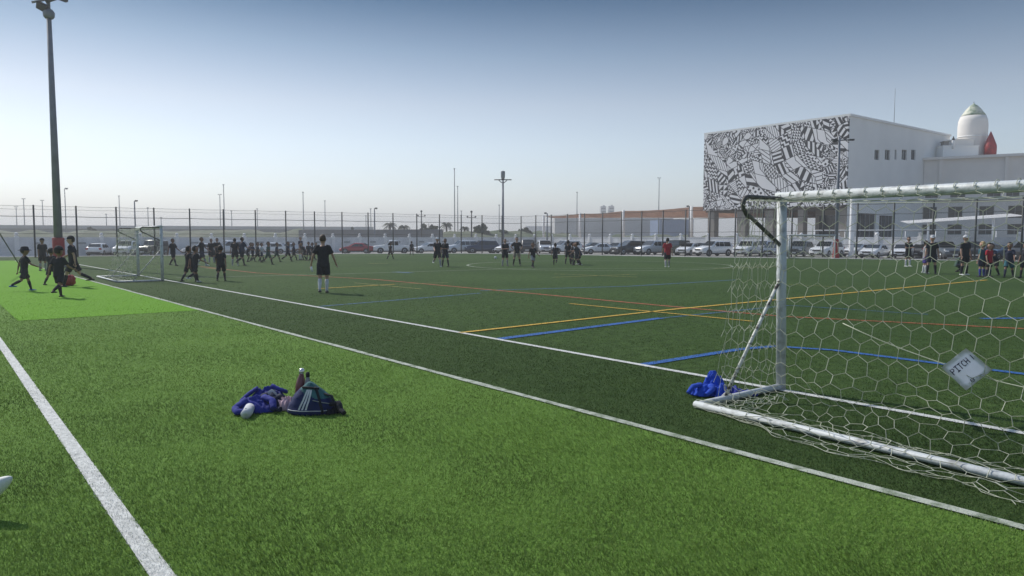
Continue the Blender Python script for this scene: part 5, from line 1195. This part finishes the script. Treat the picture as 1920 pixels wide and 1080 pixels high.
# hd: 0 faces the camera (-Y), 180 faces away, 90 faces right (+X), -90 faces left
ppl = [
 (47, 546, 'stride', K, 140, 'child in dark hat and blue shoes walking at the far left of the lime turf', dict(h=1.42, shoes='shoe_blue', head='hat', headm='k_black')),
 (81, 508, 'stand', A, 60, 'capped teenager in black standing beyond the lime turf left of the floodlight pole', dict(h=1.66, head='cap', headm='k_black', socks='k_grey')),
 (112, 558, 'stride', K, 175, 'child with white shoulder trim seen from behind nearest on the lime turf', dict(h=1.46, head='cap', headm='k_black', shoes='shoe_b')),
 (98, 535, 'walk', K, 180, 'child mostly hidden behind the one with white shoulder trim', dict(h=1.35)),
 (139, 538, 'stride', A, -75, 'adult in black cap and shorts striding left past the red padded pole', dict(h=1.80, head='cap', headm='k_black', socks='k_black', skin='skin')),
 (325, 498, 'walk', A, 75, 'adult in black walking right just past the small goal post', dict(h=1.70, socks='k_black')),
 (355, 528.5, 'walk', K, 160, 'left child of the close pair near the small goal', dict(h=1.40, socks='k_dark')),
 (366, 529.5, 'stride', K, 150, 'right child of the close pair near the small goal, one leg trailing', dict(h=1.40, shoes='shoe_w')),
 (379, 498, 'walk', A, 90, 'tall adult with short hair walking right behind the close pair of children', dict(h=1.78, shorts='k_navy', socks='k_grey', shoes='shoe_w')),
 (397, 493, 'stand', A, 30, 'teenager in black between the tall adult and the one with folded arms', dict(h=1.62, socks='k_grey')),
 (408, 492, 'folded', A, 20, 'adult with folded arms left of the fence post behind the lone child', dict(h=1.66)),
 (415, 527, 'walk', K, 195, 'lone child with pale shoulder trim walking right of the close pair', dict(h=1.42)),
 (441, 498, 'stand', A, 200, 'left adult of the side by side pair wearing white shoes', dict(h=1.66, shoes='shoe_w', socks='k_grey')),
 (454, 498, 'stride', A, 150, 'taller right adult of the side by side pair in dark navy', dict(h=1.78, shirt='k_navy')),
 (463, 491, 'bend', K, 90, 'child bending forward just right of the side by side adults', dict(h=1.45, shirt='k_navy')),
 (474, 490, 'walk', K, 80, 'first upright child of the walking row, dark navy shirt', dict(h=1.34, shirt='k_navy')), (483, 492, 'stride', K, 95, 'second upright child of the walking row, grey sleeves', dict(h=1.38, shirt='k_dark')),
 (491, 490, 'walk', K, 85, 'third child of the walking row in white top', dict(h=1.34, shirt='k_white', shorts='k_navy')), (503, 496, 'stride', K, 80, 'child in mottled green taking a long stride in the walking row', dict(h=1.45, shirt='k_green', shorts='k_green')),
 (519, 491, 'stride', K, 88, 'child in navy bib over white, fifth in the walking row', dict(h=1.36, shirt='k_navy', shorts='k_green')), (540, 490, 'stride', K, 80, 'child in navy walking alone before the silver sedan', dict(h=1.42, shirt='k_navy')),
 (551, 488, 'walk', K, 100, 'last child of the row just left of the adult with khaki shorts', dict(h=1.34, shirt='k_navy', headm='h_brown')), (564, 487.5, 'stand', A, 70, 'adult in khaki shorts at the head of the children group', dict(h=1.76, shirt='k_navy', shorts='k_khaki', socks='k_white', skin='skin', headm='h_grey')),
 (573, 488, 'bend', K, -60, 'child bending in the huddle right of the khaki shorts adult', dict(h=1.42)), (579, 489, 'stand', K, 30, 'child standing upright in the huddle left of the nearest coach', dict(h=1.36, shirt='k_dark')), (586, 488, 'walk', K, -80, 'child in the huddle facing left nearest the coach', dict(h=1.34, shorts='k_khaki')), (593, 487, 'stand', K, 10, 'child half hidden by the coach arm', dict(h=1.30)),
 (607, 549, 'coach', A, 186, 'nearest adult seen from behind in black with white socks and rolled paper', dict(h=1.79, socks='k_white', headm='h_brown', shoes='shoe_b', skin='skin')),
 (732, 486, 'walk', K, 150, 'lone child in black before the white pickup', dict(h=1.34)), (772, 479, 'stand', K, 180, 'lone child standing at the far kerb right of the white pickup', dict(h=1.33)),
 (820, 500, 'stride', A, 20, 'left adult of the mid pitch pair wearing a white cap', dict(h=1.76, head='cap', headm='k_white', socks='k_grey', shoes='shoe_w', skin='skin')), (835, 499.5, 'folded', A, -20, 'right adult of the mid pitch pair with arms folded', dict(h=1.64, shorts='k_navy', socks='k_black')),
 (947, 499, 'folded', A, 20, 'adult with pale hair standing under the lantern mast', dict(h=1.62, headm='h_grey', skin='skin', socks='k_grey')), (969, 498, 'hips', A, 10, 'adult with hands on hips right of the lantern mast', dict(h=1.72, shorts='k_khaki', skin='skin')),
 (999, 502, 'walk', K, 30, 'child in dark top and grey shorts right of the adult with hands on hips', dict(h=1.44, shorts='k_grey')), (1041, 497, 'stride', K, 170, 'child with legs apart between the corner pair and the huddle', dict(h=1.38)),
 (1065, 495, 'stand', K, 170, 'slim dark figure at the left of the right hand huddle', dict(h=1.50)), (1073, 495.5, 'stand', K, 100, 'second figure of the right hand huddle in black', dict(h=1.38)), (1081, 497.5, 'walk', K, -120, 'child with grey bib in the centre of the right hand huddle', dict(h=1.46, shirt='k_dark')), (1088, 497, 'bend', K, -90, 'bending child at the right end of the right hand huddle', dict(h=1.50, shirt='k_navy', shoes='shoe_w')),
 (1251, 501.5, 'walk', A, 175, 'person in a red shirt and black shorts walking away', dict(h=1.74, shirt='k_red', socks='k_grey', shoes='shoe_w', skin='skin')),
 (1702, 500, 'folded', A, 15, 'adult in black with folded arms seen through the goal net', dict(h=1.74, socks='k_white', shoes='shoe_w', skin='skin')), (1734, 512, 'stand', A, 70, 'person in grey top with violet waist beside the capped adult', dict(h=1.56, shirt='k_grey', shorts='k_violet', socks='k_white', shoes='shoe_w', skin='skin')),
 (1746, 514, 'stand', A, -30, 'adult in black with white sun cap, left of the two capped adults', dict(h=1.80, head='cap', headm='k_white', skin='skin', shorts='k_navy')), (1808, 516, 'stand', A, 10, 'broad adult in black with white cap looking down', dict(h=1.80, head='cap', headm='k_white', skin='skin', shoes='shoe_w')),
 (1793, 510, 'crouch', K, 60, 'child crouching low behind the broad capped adult', dict(h=1.35, shirt='k_green', shorts='k_navy')), (1840, 519, 'stand', K, 200, 'blond child in blue socks near the right edge', dict(h=1.50, headm='h_blond', shirt='k_teal', shorts='k_navy', socks='k_cobalt', skin='skin')),
 (1853, 519.5, 'stand', K, 20, 'child in red top near the right edge', dict(h=1.44, shirt='k_red', shorts='k_black', socks='k_navy', skin='skin')), (1864, 516, 'bend', K, -60, 'dark haired child leaning behind the child in red', dict(h=1.55, shirt='k_navy')),
 (1891, 519.5, 'walk', K, -40, 'child in teal shorts and navy jacket near the right edge', dict(h=1.52, shirt='k_navy', shorts='k_teal', socks='k_navy')), (1921, 521, 'stand', K, -60, 'dark clothed child cut off by the right frame edge', dict(h=1.45)),
]
for x in ppl:
    t, hold = person(*x[:6], group=GP, **x[6])
    if x[2] == 'coach':
        bm = bmesh.new(); tube(bm, [(0, 0, 0), (.03, .02, -.16)], [.028, .03], 10); o = mesh_obj('rolled_paper', bm, M['paper']); mw = Matrix.Translation(t.location) @ Matrix.Rotation(t.rotation_euler.z, 4, 'Z') @ hold.to_4d().to_3d().to_4d() if False else (Matrix.Translation(t.location) @ Matrix.Rotation(t.rotation_euler.z, 4, 'Z'))
        o.location = mw @ Vector(hold); tag(o, 'small white rolled paper in the right hand of the nearest coach', 'paper')
def small_ball(px, py, r, m, label, cat='ball', name='football'):
    p = G(px, py); bm = bmesh.new(); bmesh.ops.create_icosphere(bm, subdivisions=3, radius=r)
    for f in bm.faces: f.smooth = True
    o = mesh_obj(name, bm, m); o.location = (p.x, p.y, r + .01); return tag(o, label, cat)
small_ball(929, 486, .11, M['k_white'], 'white football lying left of the lantern mast figures')
# dark red sports bag by the striding adult
def bag(px, py, sx, sy, sz, m, label, rz=0):
    p = G(px, py); t = thing('sports_bag', p, label, 'bag', None, rz)
    bm = bmesh.new(); box(bm, (0, 0, sz / 2), (sx, sy, sz)); bmesh.ops.subdivide_edges(bm, edges=bm.edges[:], cuts=5, use_grid_fill=True)
    for v in bm.verts:
        q = v.co; f = 1 - .35 * (abs(q.z / sz - .5) * 2) ** 2; v.co = Vector((q.x * f, q.y * f, q.z)) + Vector((1, 1, .3)) * .03 * noise.noise(q * 9)
    mesh_obj('bag_body', bm, m, t, True)
    bm = bmesh.new(); tube(bm, [(-sx * .3, 0, sz * .9), (-sx * .15, 0, sz * 1.35), (sx * .15, 0, sz * 1.35), (sx * .3, 0, sz * .9)], .015, 6); mesh_obj('bag_handle', bm, M['k_black'], t)
bag(126, 536, .45, .3, .38, M['red'], 'dark red bag on the turf between the striding adult and the child in front')
bag(402, 482, .7, .4, .4, M['k_black'], 'black kit bag on the ground behind the folded arms adult')

# ------------------------------------------------------------------ heaps of clothes and kit in the foreground
def heap(name, px, py, rx, ry, h, m, seed, label, cat, rz=0, group=None, z=0, fold=6.0, pw=.6):
    p = G(px, py); bm = bmesh.new(); NR, NA = 40, 110; rows = []
    for i in range(NR + 1):
        f = i / NR; row = []
        for j in range(NA):
            a = 2 * math.pi * j / NA; o = 1 + .28 * noise.noise(Vector((math.cos(a) * 1.6, math.sin(a) * 1.6, seed))) + .10 * noise.noise(Vector((math.cos(a) * 5, math.sin(a) * 5, seed + 3)))
            x, y = math.cos(a) * rx * f * o, math.sin(a) * ry * f * o
            env = max(0, 1 - f ** 2.2) ** pw
            q = Vector((x * fold / .35, y * fold / .35, seed)); q += Vector((noise.noise(q * .4), noise.noise(q * .4 + Vector((5, 5, 5))), 0)) * 1.6
            rid = 1 - abs(noise.noise(q * .35)) * 2.2; rid2 = 1 - abs(noise.noise(q * .8 + Vector((9, 0, 0)))) * 2
            rid3 = 1 - abs(noise.noise(q * 1.7 + Vector((3, 7, 0)))) * 2; zz = h * env * (.42 + .34 * rid + .2 * rid2 + .09 * rid3)
            row.append(bm.verts.new((x, y, max(.012, zz) if f < 1 else .012)))
        rows.append(row)
    for a, b in zip(rows, rows[1:]):
        for j in range(NA):
            if a is rows[0]:
                pass
            bm.faces.new((a[j], b[j], b[(j + 1) % NA], a[(j + 1) % NA])).smooth = True
    bmesh.ops.remove_doubles(bm, verts=bm.verts, dist=.0004)
    bot = bmesh.ops.extrude_edge_only(bm, edges=[e for e in bm.edges if e.is_boundary])
    for v in [g for g in bot['geom'] if isinstance(g, bmesh.types.BMVert)]: v.co.z = 0; v.co.x *= .96; v.co.y *= .96
    o = mesh_obj(name, bm, m, None); o.location = (p.x, p.y, z + .012); o.rotation_euler = (0, 0, rz)
    return tag(o, label, cat, group)
def sleeve(o, pts, r, m, name='sleeve'):
    bm = bmesh.new(); pl = []
    for a, b in zip(pts, pts[1:]):
        for i in range(6): pl.append(Vector(a).lerp(Vector(b), i / 6))
    pl.append(Vector(pts[-1]))
    rr = [(r * (1 - .35 * i / len(pl)) * (1 + .22 * noise.noise(Vector((i * .9, r * 40, 1)))), r * .62 * (1 + .25 * noise.noise(Vector((i * .8, 4, 1))))) for i in range(len(pl))]
    tube(bm, pl, rr, 14)
    for v in bm.verts: v.co += v.normal * (.006 * noise.noise(v.co * 38))
    mesh_obj(name, bm, m, o)
def jacket_sleeves(o, m, a, b, r=.042):
    sleeve(o, a, r, m); sleeve(o, b, r, m)
j1 = heap('jacket', 484, 772, .20, .13, .15, M['k_cobalt'], 2, 'crumpled deep blue jacket at the left of the kit pile', 'jacket', .2)
jacket_sleeves(j1, M['k_cobalt'], [(-.10, -.02, .12), (-.20, -.07, .05), (-.17, -.15, .03), (-.06, -.17, .03)], [(.05, .05, .12), (.14, -.04, .10), (.16, -.13, .04)])
j2 = heap('jacket', 512, 766, .19, .13, .15, M['k_navy'], 5, 'navy jacket folded over beside the white rolled towel', 'jacket', -.3)
jacket_sleeves(j2, M['k_navy'], [(-.06, 0, .13), (-.13, -.08, .09), (-.10, -.16, .03)], [(.08, .02, .12), (.02, -.10, .08), (.10, -.16, .03), (.20, -.16, .03)], .036)
j3 = heap('tracksuit_top', 500, 755, .17, .10, .16, M['k_cobalt'], 9, 'second blue top lying behind the white rolled towel', 'jacket', .5)
jacket_sleeves(j3, M['k_cobalt'], [(-.08, 0, .15), (-.17, .02, .09), (-.25, -.01, .03)], [(.05, 0, .16), (.12, -.04, .12), (.20, .0, .08)], .034)
j4 = heap('shirt_bundle', 537, 768, .11, .09, .13, M['k_pink'], 12, 'pink and white bundle between the blue jackets and the striped bag', 'shirt', .1, fold=10)
heap('shirt_bundle', 511, 762, .07, .035, .19, M['k_white'], 21, 'small white garment on top of the navy jacket', 'shirt', .4, z=.0, fold=10)
p = G(462, 784); t = thing('rolled_towel', p, 'white rolled towel lying at the front left of the kit pile', 'towel', None, .25)
bm = bmesh.new(); tube(bm, [(0, -.07, .045), (0, -.06, .05), (.01, .03, .05), (.02, .13, .07), (.02, .14, .07)], [.02, .045, .047, .045, .02], 16); mesh_obj('towel_roll', bm, M['k_white'], t)
bm = bmesh.new(); tube(bm, [(-.048, -.02, .05), (.0, -.022, .1), (.048, -.02, .05)], .004, 6); mesh_obj('towel_band', bm, M['k_grey'], t)
# striped drawstring bag
def backpack():
    p = G(585, 774); t = thing('striped_sports_bag', p, 'navy sports bag with three white stripes and green top right of the kit pile', 'bag', None, 0)
    bm = bmesh.new(); NR, NA = 26, 60; rows = []
    H_ = .30
    prof = [(0, 1.0), (.08, 1.12), (.3, 1.02), (.55, .80), (.78, .55), (.9, .33), (1, .16)]
    def rad(f):
        for (a, ra), (b, rb) in zip(prof, prof[1:]):
            if f <= b: return ra + (rb - ra) * (f - a) / (b - a)
        return prof[-1][1]
    def surf(a, f, off=0):
        r = rad(f) * (1 + .07 * noise.noise(Vector((math.cos(a) * 2, math.sin(a) * 2, f * 4))) + .03 * noise.noise(Vector((math.cos(a) * 7, math.sin(a) * 7, f * 9))))
        return Vector((math.cos(a) * (.215 * r + off), math.sin(a) * (.14 * r + off), f * H_ - .02 * max(0, math.cos(a)) * f))
    for i in range(NR + 1):
        rows.append([bm.verts.new(surf(2 * math.pi * j / NA, i / NR)) for j in range(NA)])
    for i, (a, b) in enumerate(zip(rows, rows[1:])):
        for j in range(NA):
            f = bm.faces.new((a[j], a[(j + 1) % NA], b[(j + 1) % NA], b[j])); f.smooth = True; f.material_index = 1 if (i / NR > .60 - .2 * math.cos(2 * math.pi * j / NA)) and i / NR > .5 else 0
    bm.faces.new(rows[-1]).material_index = 1
    mesh_obj('bag_body', bm, [cloth('deep_navy_nylon', (.014, .024, .10)), M['k_tealbag']], t)
    bm = bmesh.new()
    for k in range(3):                         # three slanting parallel stripes
        a0 = -1.95 + k * .15; pts = [surf(a0 + .22 * s / 12, .20 + .60 * s / 12, .003) for s in range(13)]
        for q0, q1 in zip(pts, pts[1:]):
            dx = Vector((.0085, .0, 0)); bm.faces.new([bm.verts.new(v) for v in (q0 - dx, q0 + dx, q1 + dx, q1 - dx)])
    mesh_obj('three_stripes', bm, M['k_white'], t)
    bm = bmesh.new(); tube(bm, [surf(-1.35 + i * .08, .50 - .012 * i, .004) for i in range(12)], .0045, 6); mesh_obj('zip', bm, M['k_grey'], t)
    bm = bmesh.new(); tube(bm, [surf(-1.0, f / 10, .006) for f in range(1, 10)], (.014, .005), 8); mesh_obj('webbing', bm, M['k_black'], t)
    bm = bmesh.new(); tube(bm, [surf(-2.6 + i * .12, .17, .004) for i in range(17)], .004, 6); mesh_obj('piping', bm, M['k_white'], t)
    bm = bmesh.new(); tube(bm, [surf(-2.4 + i * .12, .86, .01) for i in range(16)], .011, 6); tube(bm, [(.10, -.02, .2), (.2, -.03, .17), (.24, -.06, .08), (.26, -.10, .02)], [(.02, .008)] * 4, 8); mesh_obj('strap', bm, M['k_black'], t)
backpack()
j5 = heap('jacket', 606, 775, .17, .10, .09, M['k_black'], 31, 'black jacket spread under the right side of the striped bag', 'jacket', -.1)
jacket_sleeves(j5, M['k_black'], [(.05, 0, .07), (.16, -.02, .10), (.20, -.07, .04), (.24, -.10, .02)], [(-.05, -.05, .05), (-.16, -.09, .03), (-.28, -.08, .02)], .034)
heap('towel', 598, 756, .10, .07, .17, M['k_tealbag'], 41, 'sea green towel heaped behind the striped bag', 'towel', .3)
def bottle(px, py, h, r, m, capm, label, tilt=0):
    p = G(px, py); t = thing('drink_bottle', p, label, 'bottle'); t.rotation_euler = (0, tilt, 0)
    bm = bmesh.new(); lathe(bm, [(r * .8, .012), (r, .025), (r, h * .55), (r * .8, h * .68), (r * .5, h * .8), (r * .46, h * .84)], 20); mesh_obj('bottle_body', bm, m, t)
    bm = bmesh.new(); lathe(bm, [(r * .5, h * .84), (r * .55, h * .85), (r * .55, h * .96), (r * .3, h), (.003, h)], 16); mesh_obj('bottle_cap', bm, capm, t)
bottle(561, 755, .355, .048, M['bottle_brown'], M['chrome'], 'tall maroon bottle with a steel cap standing behind the striped bag', .10)
bottle(577, 757, .325, .036, M['k_grey'], M['k_black'], 'grey bottle with black cap between the maroon bottle and the striped bag', .02)
b1 = heap('training_bib', 1323, 742, .17, .11, .13, M['k_blue'], 51, 'bright blue bib bunched at the left of the bib pile by the goal', 'bib', .1, 'blue bibs heaped at the goal corner')
heap('training_bib', 1338, 735, .17, .13, .24, M['k_blue'], 55, 'tallest bright blue bib peaking at the back of the bib pile', 'bib', .6, 'blue bibs heaped at the goal corner', pw=1.5, fold=9)
heap('training_bib', 1352, 744, .13, .09, .15, M['k_blue'], 57, 'bright blue bib at the front right of the bib pile', 'bib', 1.2, 'blue bibs heaped at the goal corner', pw=1, fold=9)
jacket_sleeves(b1, M['k_blue'], [(-.05, 0, .11), (-.15, -.03, .10), (-.21, -.05, .03)], [(.04, -.05, .11), (.03, -.12, .08), (-.05, -.15, .03)], .036)
heap('training_bib', 1385, 742, .18, .09, .10, M['k_cobalt'], 61, 'darker blue bibs lying under the goal side bar', 'bib', -.2, 'blue bibs heaped at the goal corner')
heap('shirt_bundle', 1362, 752, .07, .05, .09, M['k_grey'], 63, 'small grey cloth at the goal base corner beside the bibs', 'shirt', -.2)
# oval ball at the lower left
p = P(-26, 952, 4.3); bm = bmesh.new(); sphere(bm, (0, 0, 0), .058, (3.1, 1, 1), 28)
for v in bm.verts:
    x = abs(v.co.x) / .2; f = 1 - .3 * x * x; v.co.y *= f; v.co.z *= f
o = mesh_obj('oval_ball', bm, M['shoe_w']); o.location = (p.x, p.y, max(.15, p.z)); o.rotation_euler = (0, r_(-33), r_(8)); tag(o, 'plain white oval ball at the lower left frame edge', 'ball')

# ------------------------------------------------------------------ haze
bm = bmesh.new(); box(bm, (0, 1100, 28.5), (5200, 2900, 61)); hz = mesh_obj('haze', bm, [])
hm = bpy.data.materials.new('haze_air'); hm.use_nodes = True; t = hm.node_tree; t.nodes.clear()
pv = t.nodes.new('ShaderNodeVolumePrincipled'); pv.inputs['Color'].default_value = (.95, .96, .98, 1); pv.inputs['Density'].default_value = .0011; pv.inputs['Anisotropy'].default_value = .3
ot = t.nodes.new('ShaderNodeOutputMaterial'); t.links.new(pv.outputs[0], ot.inputs['Volume']); hz.data.materials.append(hm)
hz['kind'] = 'stuff'; hz['label'] = 'pale dusty haze over the whole pitch and the town beyond'; hz['category'] = 'haze'
